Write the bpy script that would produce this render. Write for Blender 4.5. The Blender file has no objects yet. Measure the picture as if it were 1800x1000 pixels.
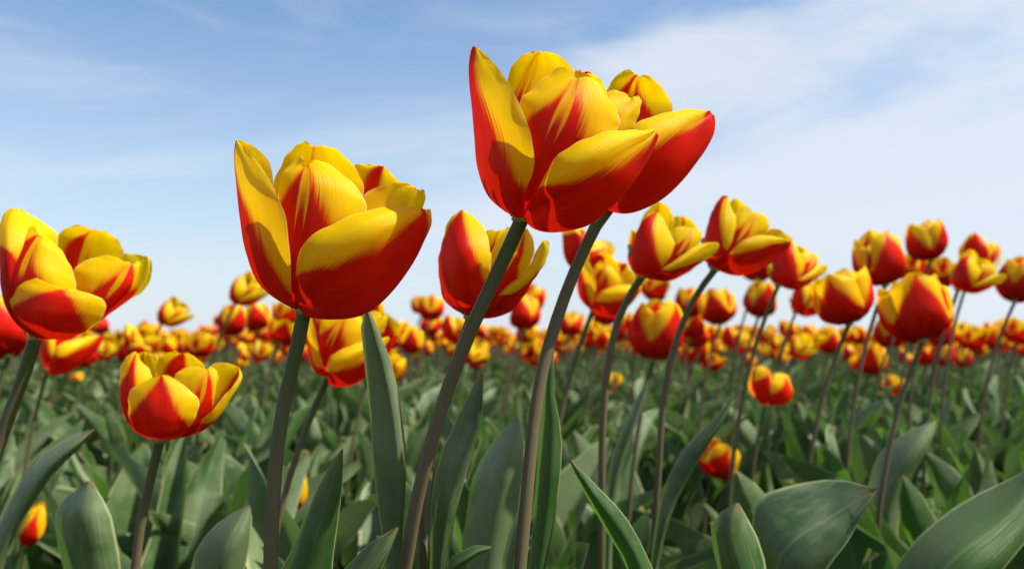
import bpy, math, random
import numpy as np
from mathutils import Vector, Matrix, Euler

random.seed(7)
rng = np.random.default_rng(7)
SC = bpy.context.scene
COL = SC.collection
R = math.radians

# ------------------------------------------------------------------ camera
CAM_H = 0.50
FPX = 1500.0
PITCH = math.atan(97 / FPX)
cam_d = bpy.data.cameras.new('camera')
cam = bpy.data.objects.new('camera', cam_d)
COL.objects.link(cam)
cam.location = (0, 0, CAM_H)
cam.rotation_euler = (R(90) + PITCH, 0, 0)
cam_d.sensor_width = 36
cam_d.lens = 30
cam_d.clip_start = 0.02
cam_d.clip_end = 6000
cam_d.dof.use_dof = True
cam_d.dof.focus_distance = 0.335
cam_d.dof.aperture_fstop = 11.5
SC.camera = cam
CP, SP = math.cos(PITCH), math.sin(PITCH)


def P(px, py, d):
    """photo pixel (1800 x 1000) at depth d along the view axis -> world point"""
    x = (px - 900) / FPX * d
    y = -(py - 500) / FPX * d
    return np.array([x, d * CP - y * SP, CAM_H + d * SP + y * CP])


# ------------------------------------------------------------------ sky, sun, exposure
SUN_EL, SUN_AZ = 54.0, 99.0          # degrees; azimuth measured from +Y towards +X
world = bpy.data.worlds.new("World")
SC.world = world
world.use_nodes = True
wn, wl = world.node_tree.nodes, world.node_tree.links
wn.clear()
w_out = wn.new('ShaderNodeOutputWorld')
w_bg = wn.new('ShaderNodeBackground')
w_sky = wn.new('ShaderNodeTexSky')
w_sky.sky_type = 'NISHITA'
w_sky.sun_disc = False
w_sky.sun_elevation = R(SUN_EL)
w_sky.sun_rotation = R(SUN_AZ)
w_sky.altitude = 0
w_sky.air_density = 1.0
w_sky.dust_density = 1.0
w_sky.ozone_density = 1.0
w_bg.inputs['Strength'].default_value = 0.099
wl.new(w_bg.outputs[0], w_out.inputs[0])
SKY_GAIN = (0.86, 1.07, 1.20)
CLOUD = (5.5, 5.9, 6.5)


def wmath(op, a, b=None, c=None, clamp=False):
    n = wn.new('ShaderNodeMath'); n.operation = op; n.use_clamp = clamp
    for i, v in enumerate((a, b, c)):
        if v is None:
            continue
        if isinstance(v, (int, float)):
            n.inputs[i].default_value = v
        else:
            wl.new(v, n.inputs[i])
    return n.outputs[0]


tc = wn.new('ShaderNodeTexCoord')
sep = wn.new('ShaderNodeSeparateXYZ'); wl.new(tc.outputs['Generated'], sep.inputs[0])
gain = wn.new('ShaderNodeMix'); gain.data_type = 'RGBA'; gain.blend_type = 'MULTIPLY'
gain.inputs['Factor'].default_value = 1
wl.new(w_sky.outputs[0], gain.inputs['A']); gain.inputs['B'].default_value = (*SKY_GAIN, 1)
# cirrus: long streaks that climb towards the sunny side
mp = wn.new('ShaderNodeMapping'); mp.vector_type = 'POINT'
mp.inputs['Rotation'].default_value = (0, R(37), 0)
mp.inputs['Scale'].default_value = (1.1, 1.1, 5.2); mp.inputs['Location'].default_value = (0.2, 5.3, 8.9)
wl.new(tc.outputs['Generated'], mp.inputs[0])
n1 = wn.new('ShaderNodeTexNoise'); n1.inputs['Scale'].default_value = 1.0; n1.inputs['Detail'].default_value = 8
n1.inputs['Roughness'].default_value = 0.57; n1.inputs['Distortion'].default_value = 0.5
wl.new(mp.outputs[0], n1.inputs['Vector'])
n2 = wn.new('ShaderNodeTexNoise'); n2.inputs['Scale'].default_value = 2.3; n2.inputs['Detail'].default_value = 3
wl.new(tc.outputs['Generated'], n2.inputs['Vector'])
side = wmath('MULTIPLY', sep.outputs['X'], 0.75)
cl = wmath('MULTIPLY_ADD', wmath('SUBTRACT', n1.outputs['Fac'], 0.5), 3.3, side)
cl = wmath('ADD', cl, wmath('MULTIPLY', wmath('SUBTRACT', n2.outputs['Fac'], 0.5), 0.7))
mr = wn.new('ShaderNodeMapRange'); mr.interpolation_type = 'SMOOTHSTEP'
mr.inputs['From Min'].default_value = -0.12; mr.inputs['From Max'].default_value = 0.55
mr.inputs['To Max'].default_value = 0.80
wl.new(cl, mr.inputs['Value'])
# pale veil towards the horizon
hz = wmath('POWER', wmath('SUBTRACT', 1.0, wmath('MINIMUM', wmath('MULTIPLY', wmath('ABSOLUTE', sep.outputs['Z']), 2.0), 1.0)), 1.9)
hz = wmath('MULTIPLY', hz, 0.86)
# thin high wisps everywhere
mp3 = wn.new('ShaderNodeMapping'); mp3.inputs['Rotation'].default_value = (0, R(24), R(10))
mp3.inputs['Scale'].default_value = (2.2, 2.2, 8.5); mp3.inputs['Location'].default_value = (4.4, 1.2, 0.6)
wl.new(tc.outputs['Generated'], mp3.inputs[0])
n3 = wn.new('ShaderNodeTexNoise'); n3.inputs['Scale'].default_value = 1.0; n3.inputs['Detail'].default_value = 9
n3.inputs['Roughness'].default_value = 0.62; n3.inputs['Distortion'].default_value = 0.9
wl.new(mp3.outputs[0], n3.inputs['Vector'])
m3 = wn.new('ShaderNodeMapRange'); m3.interpolation_type = 'SMOOTHSTEP'
m3.inputs['From Min'].default_value = 0.42; m3.inputs['From Max'].default_value = 0.74; m3.inputs['To Max'].default_value = 0.45
wl.new(n3.outputs['Fac'], m3.inputs['Value'])
soft = wmath('SUBTRACT', 1.0, wmath('MULTIPLY', wmath('SUBTRACT', 1.0, mr.outputs[0]), wmath('SUBTRACT', 1.0, m3.outputs[0])))
cm = wmath('SUBTRACT', 1.0, wmath('MULTIPLY', wmath('SUBTRACT', 1.0, soft), wmath('SUBTRACT', 1.0, hz)))
mixc = wn.new('ShaderNodeMix'); mixc.data_type = 'RGBA'
wl.new(cm, mixc.inputs['Factor']); wl.new(gain.outputs['Result'], mixc.inputs['A'])
mixc.inputs['B'].default_value = (*CLOUD, 1)
wl.new(mixc.outputs['Result'], w_bg.inputs['Color'])

sun_d = bpy.data.lights.new('sun', 'SUN')
sun_d.energy = 5.0
sun_d.angle = R(0.6)
sun_d.color = (1.0, 0.95, 0.85)
sun = bpy.data.objects.new('sun', sun_d)
COL.objects.link(sun)
sdir = Vector((math.sin(R(SUN_AZ)) * math.cos(R(SUN_EL)), math.cos(R(SUN_AZ)) * math.cos(R(SUN_EL)), math.sin(R(SUN_EL))))
sun.rotation_euler = sdir.to_track_quat('Z', 'Y').to_euler()
sun.location = (0, 0, 20)

SC.view_settings.view_transform = 'Standard'
SC.view_settings.look = 'None'
SC.view_settings.exposure = 0.54
SC.view_settings.gamma = 1
SC.view_settings.use_curve_mapping = False
SC.render.engine = 'CYCLES'
SC.cycles.use_denoising = True
SC.cycles.max_bounces = 8
SC.cycles.transmission_bounces = 6
SC.cycles.diffuse_bounces = 4


# ------------------------------------------------------------------ materials
def new_mat(name):
    m = bpy.data.materials.new(name); m.use_nodes = True
    m.node_tree.nodes.clear()
    return m, m.node_tree.nodes, m.node_tree.links


class NB:
    """small node builder"""
    def __init__(self, m):
        self.n, self.l = m.node_tree.nodes, m.node_tree.links

    def put(self, s, v):
        if isinstance(v, bpy.types.NodeSocket): self.l.new(v, s)
        elif isinstance(v, tuple) and len(v) == 3 and s.type == 'RGBA': s.default_value = (*v, 1)
        else: s.default_value = v

    def math(self, op, a, b=None, c=None, clamp=False):
        n = self.n.new('ShaderNodeMath'); n.operation = op; n.use_clamp = clamp
        for i, v in enumerate((a, b, c)):
            if v is not None: self.put(n.inputs[i], v)
        return n.outputs[0]

    def mix(self, f, a, b, mode='MIX'):
        n = self.n.new('ShaderNodeMix'); n.data_type = 'RGBA'; n.blend_type = mode
        self.put(n.inputs['Factor'], f); self.put(n.inputs['A'], a); self.put(n.inputs['B'], b)
        return n.outputs['Result']

    def rng(self, v, a, b, c=0.0, d=1.0, smooth=True):
        n = self.n.new('ShaderNodeMapRange')
        if smooth: n.interpolation_type = 'SMOOTHSTEP'
        for k, x in zip(('Value', 'From Min', 'From Max', 'To Min', 'To Max'), (v, a, b, c, d)): self.put(n.inputs[k], x)
        return n.outputs[0]

    def noise(self, vec, scale, detail=4, rough=0.5, dist=0.0):
        n = self.n.new('ShaderNodeTexNoise')
        if vec is not None: self.l.new(vec, n.inputs['Vector'])
        n.inputs['Scale'].default_value = scale; n.inputs['Detail'].default_value = detail
        n.inputs['Roughness'].default_value = rough; n.inputs['Distortion'].default_value = dist
        return n.outputs['Fac']

    def comb(self, x, y, z):
        n = self.n.new('ShaderNodeCombineXYZ')
        for i, v in enumerate((x, y, z)): self.put(n.inputs[i], v)
        return n.outputs[0]

    def attr(self, name):
        n = self.n.new('ShaderNodeAttribute'); n.attribute_name = name
        return n.outputs['Fac']

    def uv(self):
        n = self.n.new('ShaderNodeUVMap'); n.uv_map = 'UVMap'
        s = self.n.new('ShaderNodeSeparateXYZ'); self.l.new(n.outputs[0], s.inputs[0])
        return s.outputs[0], s.outputs[1]

    def pos(self):
        return self.n.new('ShaderNodeNewGeometry').outputs['Position']

    def bump(self, h, strength, dist):
        n = self.n.new('ShaderNodeBump'); n.inputs['Strength'].default_value = strength
        n.inputs['Distance'].default_value = dist; self.l.new(h, n.inputs['Height'])
        return n.outputs[0]

    def out(self, sh):
        o = self.n.new('ShaderNodeOutputMaterial'); self.l.new(sh, o.inputs[0])

    def sheet(self, base, trans, fac, rough, spec, normal=None, coat=0.0):
        p = self.n.new('ShaderNodeBsdfPrincipled')
        self.put(p.inputs['Base Color'], base); self.put(p.inputs['Roughness'], rough)
        p.inputs['Specular IOR Level'].default_value = spec
        t = self.n.new('ShaderNodeBsdfTranslucent'); self.put(t.inputs['Color'], trans)
        if normal is not None:
            self.l.new(normal, p.inputs['Normal']); self.l.new(normal, t.inputs['Normal'])
        m = self.n.new('ShaderNodeMixShader'); self.put(m.inputs[0], fac)
        self.l.new(p.outputs[0], m.inputs[1]); self.l.new(t.outputs[0], m.inputs[2])
        return m.outputs[0]


# petals ------------------------------------------------------------
petal_mat, _, _ = new_mat('petal')
b = NB(petal_mat)
u, v = b.uv()
oi = b.n.new('ShaderNodeObjectInfo').outputs['Random']
seed = b.math('MULTIPLY', oi, 37.0)
streak = b.noise(b.comb(b.math('MULTIPLY', u, 40.0), b.math('MULTIPLY', v, 1.6), seed), 1.0, 5, 0.62)
fine = b.noise(b.comb(b.math('MULTIPLY', u, 110.0), b.math('MULTIPLY', v, 3.0), seed), 1.0, 3, 0.6)
broad = b.noise(b.comb(b.math('MULTIPLY', u, 3.0), b.math('MULTIPLY', v, 3.0), seed), 1.0, 3, 0.5)
fl = b.attr('petal_red')
j = b.math('ADD', b.math('MULTIPLY', b.math('SUBTRACT', streak, 0.5), 0.30), b.math('MULTIPLY', b.math('SUBTRACT', fine, 0.5), 0.30))
fl = b.math('ADD', fl, b.math('MULTIPLY', b.math('SUBTRACT', oi, 0.5), 0.10))
red = b.rng(b.math('ADD', fl, j), -0.10, 0.11)
st = b.attr('petal_line')
yl = b.rng(b.math('ADD', st, b.math('MULTIPLY', b.math('SUBTRACT', streak, 0.5), 0.25)), 0.22, 0.5)
red = b.math('MULTIPLY', red, b.math('SUBTRACT', 1.0, b.math('MULTIPLY', yl, 0.92)))
yel = b.mix(b.rng(broad, 0.3, 0.7), (0.98, 0.77, 0.003), (0.97, 0.68, 0.003))
yel = b.mix(b.rng(fine, 0.35, 0.75, 0.0, 0.18), yel, (0.90, 0.46, 0.003))
edge = b.rng(b.math('ABSOLUTE', u), 0.955, 0.995, 0.0, 0.65)
yel = b.mix(edge, yel, (0.97, 0.80, 0.26))  # light-catching rim of the petal, painted into the yellow
# a trace of orange wash inside the yellow near the flame
wash = b.rng(b.math('ADD', fl, b.math('MULTIPLY', j, 1.5)), -0.32, 0.02, 0.0, 0.45)
yel = b.mix(wash, yel, (0.86, 0.30, 0.004))
rc = b.mix(b.rng(broad, 0.35, 0.7), (0.74, 0.014, 0.002), (0.56, 0.006, 0.003))
rc = b.mix(b.rng(fine, 0.45, 0.8, 0.0, 0.40), rc, (0.82, 0.045, 0.003))
colr = b.mix(red, yel, rc)
ty = b.mix(0.5, yel, (1.0, 0.60, 0.0))
tr_ = b.mix(0.4, rc, (0.95, 0.020, 0.0))
colt = b.mix(red, ty, tr_)
specks = b.rng(b.noise(b.comb(b.math('MULTIPLY', u, 9.0), b.math('MULTIPLY', v, 14.0), seed), 3.0, 1), 0.80, 0.83, 0.0, 0.5)
colr = b.mix(specks, colr, (0.75, 0.35, 0.2))
bh = b.math('ADD', b.math('MULTIPLY', streak, 0.6), b.math('MULTIPLY', fine, 0.4))
nrm = b.bump(bh, 0.42, 0.0012)
df = b.n.new('ShaderNodeBsdfDiffuse'); b.put(df.inputs['Color'], colr); b.l.new(nrm, df.inputs['Normal'])
tl_ = b.n.new('ShaderNodeBsdfTranslucent'); b.put(tl_.inputs['Color'], colt); b.l.new(nrm, tl_.inputs['Normal'])
m1 = b.n.new('ShaderNodeMixShader'); b.put(m1.inputs[0], b.math('MULTIPLY_ADD', red, -0.20, 0.50))
b.l.new(df.outputs[0], m1.inputs[1]); b.l.new(tl_.outputs[0], m1.inputs[2])
gl = b.n.new('ShaderNodeBsdfGlossy'); gl.inputs['Roughness'].default_value = 0.34; b.l.new(nrm, gl.inputs['Normal'])
lw = b.n.new('ShaderNodeLayerWeight'); lw.inputs['Blend'].default_value = 0.25; b.l.new(nrm, lw.inputs['Normal'])
m2 = b.n.new('ShaderNodeMixShader'); b.put(m2.inputs[0], b.rng(lw.outputs['Facing'], 0.0, 1.0, 0.010, 0.035))
b.l.new(m1.outputs[0], m2.inputs[1]); b.l.new(gl.outputs[0], m2.inputs[2])
b.out(m2.outputs[0])

# leaves ------------------------------------------------------------
def leaf_material(name, a, c, pale, trans, tf=0.2):
    m, _, _ = new_mat(name)
    b = NB(m)
    u, v = b.uv()
    oi = b.n.new('ShaderNodeObjectInfo').outputs['Random']
    pos = b.pos()
    var = b.math('ADD', b.math('MULTIPLY', oi, 0.6), b.math('MULTIPLY', b.noise(pos, 7.0, 2), 0.6))
    vein = b.noise(b.comb(b.math('MULTIPLY', u, 30.0), b.math('MULTIPLY', v, 1.2), oi), 1.0, 3, 0.6)
    dust = b.noise(pos, 85.0, 4, 0.6)
    big = b.noise(pos, 24.0, 3, 0.55)
    cr = b.mix(b.rng(var, 0.25, 0.85), a, c)
    cr = b.mix(b.rng(big, 0.45, 0.68, 0.0, 0.8), cr, pale)
    cr = b.mix(b.rng(dust, 0.45, 0.75, 0.0, 0.4), cr, pale)
    cr = b.mix(b.rng(vein, 0.3, 0.7, 0.0, 0.42), cr, (0.026, 0.068, 0.018))
    cr = b.mix(b.rng(oi, 0.45, 1.0, 0.0, 0.55), cr, pale)
    au = b.math('ABSOLUTE', u)
    cr = b.mix(b.rng(au, 0.92, 0.985, 0.0, 0.9), cr, (0.42, 0.46, 0.20))  # cream-green leaf margin, with the brightness of a lit rim painted in
    cr = b.mix(b.rng(au, 0.06, 0.0, 0.0, 0.4), cr, (0.24, 0.32, 0.15))
    tip = b.rng(v, 0.975, 1.0, 0.0, 0.8)
    cr = b.mix(tip, cr, (0.22, 0.16, 0.06))
    bh = b.math('ADD', vein, b.math('MULTIPLY', dust, 0.25))
    nrm = b.bump(bh, 0.6, 0.0018)
    b.out(b.sheet(cr, trans, tf, b.rng(dust, 0.3, 0.7, 0.36, 0.56), 0.30, nrm))
    return m


leaf_mat = leaf_material('leaf', (0.042, 0.098, 0.022), (0.086, 0.148, 0.044), (0.225, 0.275, 0.140), (0.14, 0.27, 0.045), 0.24)
leaf_dark = leaf_material('leaf_deep_green', (0.032, 0.085, 0.014), (0.052, 0.120, 0.022), (0.11, 0.175, 0.060), (0.13, 0.32, 0.025), 0.30)

stem_mat, _, _ = new_mat('stem')
b = NB(stem_mat)
u, v = b.uv()
oi = b.n.new('ShaderNodeObjectInfo').outputs['Random']
pos = b.pos()
nz = b.noise(b.comb(b.math('MULTIPLY', u, 22.0), b.math('MULTIPLY', v, 8.0), oi), 1.0, 4, 0.6)
grit = b.noise(pos, 1400.0, 3, 0.6)
# purplish brown bloom in the middle, green towards ground and blossom
mid = b.math('MULTIPLY', b.rng(v, 0.50, 0.72), b.rng(v, 1.0, 0.86))
mid = b.math('MULTIPLY', mid, b.rng(b.math('ADD', nz, b.math('MULTIPLY', oi, 0.3)), 0.25, 0.7, 0.45, 1.0))
cs = b.mix(mid, (0.062, 0.096, 0.020), (0.140, 0.106, 0.056))
cs = b.mix(b.rng(grit, 0.5, 0.8, 0.0, 0.35), cs, (0.19, 0.15, 0.12))
nrm = b.bump(grit, 0.25, 0.0004)
p = b.n.new('ShaderNodeBsdfPrincipled')
b.put(p.inputs['Base Color'], cs); p.inputs['Roughness'].default_value = 0.5
p.inputs['Specular IOR Level'].default_value = 0.22
p.inputs['Subsurface Weight'].default_value = 0.0
b.l.new(nrm, p.inputs['Normal'])
b.out(p.outputs[0])

pistil_mat, _, _ = new_mat('pistil')
b = NB(pistil_mat)
p = b.n.new('ShaderNodeBsdfPrincipled')
b.put(p.inputs['Base Color'], b.mix(b.noise(b.pos(), 300.0, 2), (0.35, 0.30, 0.05), (0.22, 0.28, 0.07)))
b.out(p.outputs[0])

soil_mat, _, _ = new_mat('soil')
b = NB(soil_mat)
pos = b.pos()
n_a, n_b = b.noise(pos, 18.0, 8, 0.65), b.noise(pos, 140.0, 4, 0.6)
near = b.mix(b.rng(n_a, 0.3, 0.7), (0.035, 0.026, 0.017), (0.085, 0.065, 0.045))
s_ = b.n.new('ShaderNodeSeparateXYZ'); b.l.new(pos, s_.inputs[0])
far = b.mix(b.noise(pos, 1.5, 6, 0.7), (0.045, 0.085, 0.030), (0.08, 0.12, 0.05))
cs = b.mix(b.rng(s_.outputs[1], 8.0, 30.0), near, far)
p = b.n.new('ShaderNodeBsdfPrincipled'); b.put(p.inputs['Base Color'], cs); p.inputs['Roughness'].default_value = 0.95
b.l.new(b.bump(b.math('ADD', n_a, b.math('MULTIPLY', n_b, 0.3)), 1.0, 0.02), p.inputs['Normal'])
b.out(p.outputs[0])


# ------------------------------------------------------------------ mesh helpers
def make_mesh(name, verts, quads, mat, uv=None, flame=None, stripe=None, smooth=True):
    me = bpy.data.meshes.new(name)
    verts = np.asarray(verts, dtype=np.float32); quads = np.asarray(quads, dtype=np.int32)
    nv, nf, k = len(verts), len(quads), quads.shape[1]
    me.vertices.add(nv); me.vertices.foreach_set('co', verts.ravel())
    me.loops.add(nf * k); me.loops.foreach_set('vertex_index', quads.ravel())
    me.polygons.add(nf)
    me.polygons.foreach_set('loop_start', np.arange(0, nf * k, k, dtype=np.int32))
    me.polygons.foreach_set('loop_total', np.full(nf, k, dtype=np.int32))
    if smooth:
        me.polygons.foreach_set('use_smooth', np.ones(nf, dtype=bool))
    if uv is not None:
        l = me.uv_layers.new(name='UVMap')
        l.data.foreach_set('uv', np.asarray(uv, dtype=np.float32)[quads.ravel()].ravel())
    for nm, arr in (('petal_red', flame), ('petal_line', stripe)):
        if arr is not None:
            a = me.attributes.new(nm, 'FLOAT', 'POINT')
            a.data.foreach_set('value', np.asarray(arr, dtype=np.float32))
    me.materials.append(mat)
    me.update(calc_edges=True)
    me.validate()
    return me


def link(name, me, parent=None, loc=None, rot=None, scale=None):
    o = bpy.data.objects.new(name, me)
    COL.objects.link(o)
    if parent is not None: o.parent = parent
    if loc is not None: o.location = loc
    if rot is not None: o.rotation_euler = rot
    if scale is not None: o.scale = scale if hasattr(scale, '__len__') else (scale,) * 3
    return o


def thing(name, label, cat, loc, group=None):
    o = bpy.data.objects.new(name, None); COL.objects.link(o)
    o.empty_display_size = 0.02
    o.location = loc; o['label'] = label; o['category'] = cat
    if group: o['group'] = group
    return o


def grid_quads(nr, nc):
    i = np.arange((nr - 1) * (nc - 1)); r, c = i // (nc - 1), i % (nc - 1)
    a = r * nc + c
    return np.stack([a, a + 1, a + 1 + nc, a + nc], 1)


def hermite(ts, pts, t):
    """cubic Hermite interpolation with non-uniform Catmull-Rom tangents. pts (n, ...)"""
    ts = np.asarray(ts, float); pts = np.asarray(pts, float); n = len(ts)
    m = np.zeros_like(pts)
    d = (pts[1:] - pts[:-1]) / (ts[1:] - ts[:-1]).reshape((-1,) + (1,) * (pts.ndim - 1))
    h = ts[1:] - ts[:-1]
    for i in range(1, n - 1):
        m[i] = (d[i - 1] * h[i] + d[i] * h[i - 1]) / (h[i] + h[i - 1])
    if n > 2:
        m[0] = 2 * d[0] - m[1]; m[-1] = 2 * d[-1] - m[-2]
    else:
        m[:] = d[0]
    k = np.clip(np.searchsorted(ts, t, side='right') - 1, 0, n - 2)
    hh = h[k]; s = (t - ts[k]) / hh
    sh = (-1,) + (1,) * (pts.ndim - 1)
    s = s.reshape(sh); hh = hh.reshape(sh)
    return ((2 * s**3 - 3 * s**2 + 1) * pts[k] + (s**3 - 2 * s**2 + s) * hh * m[k]
            + (-2 * s**3 + 3 * s**2) * pts[k + 1] + (s**3 - s**2) * hh * m[k + 1])


# ------------------------------------------------------------------ petals from control grids
FL0 = dict(uL=[(0, -2), (.3, -1.4), (.43, -.85), (.57, -.32), (.71, -.1), (.86, -.03), (1, -.02)],
           uR=[(0, 2), (.28, 1.2), (.36, .7), (.43, .42), (.57, .28), (.71, .13), (.86, .06), (1, .02)], stripe=1)
FBACK = dict(uL=[(0, -1), (.3, -.5), (.6, -.2), (1, -.05)], uR=[(0, 1), (.3, .3), (.6, .0), (1, -.05)])


def T(s):
    return [tuple(float(q) for q in a.split(':')) for a in s.split()]


def F(l, r, stripe=0):
    return dict(uL=T(l), uR=T(r), stripe=stripe)


def rows(s):
    out = []
    for line in s.strip().split('\n'):
        out.append([tuple(float(q) for q in c.split(',')) for c in line.replace(')', ' ').replace('(', ' ').split()])
    return out


UC = {3: [-1, 0, 1], 4: [-1, 0, .5, 1]}
UC_SIDE = [-1, -.1, .45, 1]      # wrapped half, fold line, front half
UC_FRONT = [-1, 0, .8, 1]        # upper edge, belly, lower outline, wrapped edge


def sample_petal(ctrl, ucol, nu, nv, fl, amp, seed):
    """ctrl: (rows, cols, 3) -> verts, uv, flame, stripe"""
    C = np.asarray(ctrl, float)
    tv = np.linspace(0, 1, C.shape[0])
    vs = np.linspace(0, 1, nv); us = np.linspace(-1, 1, nu)
    us = np.sign(us) * np.abs(us) ** 0.92
    Q = hermite(tv, C, vs)                             # nv, cols, 3
    Q = hermite(ucol, Q.transpose(1, 0, 2), us).transpose(1, 0, 2)   # nv, nu, 3
    U, V = np.meshgrid(us, vs)
    if amp > 0:
        # gentle undulation: petals are never perfectly smooth sheets
        du = np.gradient(Q, axis=1); dv = np.gradient(Q, axis=0)
        N = np.cross(du, dv); N /= (np.linalg.norm(N, axis=2, keepdims=True) + 1e-12)
        r = np.random.default_rng(seed)
        ph = r.uniform(0, 6.28, 6)
        w = (0.5 * np.sin(5 * U + 3 * V + ph[0]) * np.sin(4 * V + ph[1])
             + 0.30 * np.sin(11 * U + ph[2]) * V + 0.5 * np.abs(U) ** 4 * np.sin(17 * V + ph[3])
             + 0.35 * np.abs(U) ** 6 * np.sin(41 * V + ph[4]))
        # crease of the midrib
        w = w - 0.9 * np.exp(-(U / 0.05) ** 2) * np.clip(V * 1.4, 0, 1)
        Q = Q + N * (w * amp * np.minimum(1, V * 3))[..., None]
    uL = np.interp(V, *zip(*fl['uL'])); uR = np.interp(V, *zip(*fl['uR']))
    fm = np.minimum(U - uL, uR - U)
    fm = np.clip(fm, -1, 1)
    if fl.get('stripe'):
        c = 0.048 + 0.045 * np.clip(1 - V, 0, 1)
        s = np.exp(-((np.abs(U) - c) / (0.034)) ** 2) * np.clip((V - 0.28) * 4, 0, 1)
        s = np.maximum(s, np.clip((V - .86) * 5, 0, 1) * (np.abs(U) < .12))
    else:
        s = np.zeros_like(U)
    return Q.reshape(-1, 3), np.stack([U, V], -1).reshape(-1, 2), fm.ravel(), s.ravel()


FLOWERS = {}


def traced(key, off, zoom, depth, base, petals, res):
    """petals: list of (ctrl rows in crop pixels, ucol, flame). Stored relative to the base point in world axes."""
    sc = 1.0 / zoom
    B = P(off[0] + base[0] * sc, off[1] + base[1] * sc, depth)
    ps = []
    for ctrl, ucol, fl in petals:
        C = [[P(off[0] + x * sc, off[1] + y * sc, depth + d * sc * depth / FPX) - B for (x, y, d) in row] for row in ctrl]
        n = len(C[0])
        ps.append((np.array(C), ucol or UC[n], fl))
    FLOWERS[key] = dict(petals=ps, base=B, res=res, depth=depth, meshes=None)


# ---- blossom A: the large one left of centre
zA = ((380, 220), 2.5)
traced('A', zA[0], zA[1], 0.345, (385, 822), [
    (rows("""(350,800,30)(335,800,0)(342,806,-20)(352,808,-30)
(300,720,180)(195,705,0)(265,735,-130)(330,735,-170)
(250,560,260)(135,560,0)(225,590,-190)(329,600,-260)
(240,420,280)(108,400,0)(200,420,-200)(312,430,-300)
(250,280,230)(92,270,0)(165,280,-170)(262,295,-250)
(235,165,150)(80,165,0)(125,170,-90)(205,195,-150)
(160,90,60)(82,95,0)(100,90,-30)(130,100,-60)
(100,70,5)(92,68,0)(96,70,-5)(102,74,-10)"""), UC_SIDE,
     F("0:-2 .14:-1.2 .28:-.7 .43:-.5 .57:-.3 .71:-.2 .86:-.2 1:-.5", "0:2 .14:.95 .28:.52 .43:.25 .57:.02 .71:-.06 .86:-.02 1:.3")),
    (rows("""(330,800,-10)(342,805,-20)(348,805,-20)(355,805,-10)
(300,650,-60)(340,690,-160)(380,690,-160)(430,690,-130)
(280,500,-80)(350,550,-230)(450,545,-220)(560,540,-150)
(270,390,-90)(366,420,-250)(500,420,-250)(655,430,-150)
(278,290,-90)(384,300,-250)(520,300,-240)(662,345,-140)
(298,215,-80)(394,220,-220)(500,220,-210)(605,262,-130)
(345,150,-60)(400,180,-180)(440,162,-175)(500,170,-130)
(385,138,-120)(400,180,-175)(415,168,-172)(432,160,-165)"""), None,
     F("0:-2 .3:-1.2 .45:-.8 .57:-.5 .68:-.3 .8:-.12 1:-.05", "0:2 .2:2 .3:1 .42:.5 .57:.25 .7:.12 .8:.04 1:.02", 1)),
    (rows("""(350,790,-30)(370,812,-40)(390,828,-20)(385,800,40)
(348,670,-200)(430,740,-230)(520,845,-60)(540,800,90)
(385,520,-260)(530,640,-320)(650,818,-40)(650,740,140)
(500,432,-250)(660,545,-330)(752,742,-20)(740,670,160)
(640,382,-220)(765,470,-290)(852,612,0)(850,540,150)
(780,357,-170)(845,425,-210)(915,505,-10)(930,440,110)
(870,359,-110)(895,385,-120)(950,420,-20)(948,390,60)
(893,362,-80)(902,366,-80)(925,370,-40)(930,372,10)"""), UC_FRONT,
     F("0:-2 .14:-1.1 .2:-.55 .28:-.15 .43:0 .57:.05 .71:0 .86:.05 1:-.2", "0:2 .5:2 .7:.85 .86:.5 1:.3")),
    (rows("""(370,800,20)(390,805,20)(400,805,30)
(450,650,80)(560,720,60)(640,700,120)
(520,500,120)(680,590,80)(780,600,150)
(590,400,170)(750,470,110)(850,490,160)
(660,300,200)(800,380,150)(890,410,150)
(740,262,190)(845,320,150)(912,350,130)
(820,250,160)(870,280,140)(917,300,120)
(870,272,130)(884,288,125)(905,282,115)"""), None, F("0:-1 .3:-.3 .5:0 1:.2", "0:1 .3:.3 .5:0 1:-.2")),
    (rows("""(380,800,30)(385,805,40)(392,800,30)
(300,600,160)(400,620,240)(520,600,160)
(260,420,200)(410,420,300)(600,430,180)
(246,270,200)(420,280,300)(650,300,170)
(290,165,180)(425,180,280)(625,215,170)
(345,95,160)(432,105,240)(540,115,170)
(395,68,190)(434,95,220)(470,90,190)"""), None, F("0:-1 .3:-.3 .6:-.1 1:0", "0:1 .3:.3 .6:.05 1:.03")),
    (rows("""(388,800,30)(392,805,40)(400,800,30)
(480,600,150)(560,620,200)(640,620,150)
(560,420,200)(660,430,260)(760,430,190)
(590,280,220)(700,300,270)(800,320,200)
(600,185,230)(715,230,270)(805,255,210)
(650,171,240)(728,190,260)(770,215,220)
(700,178,245)(735,186,250)(750,195,235)"""), None, F("0:-1 .3:-.7 .8:-.4 1:-.2", "0:1 .3:.3 .6:.12 1:.1")),
], (40, 52))

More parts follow.
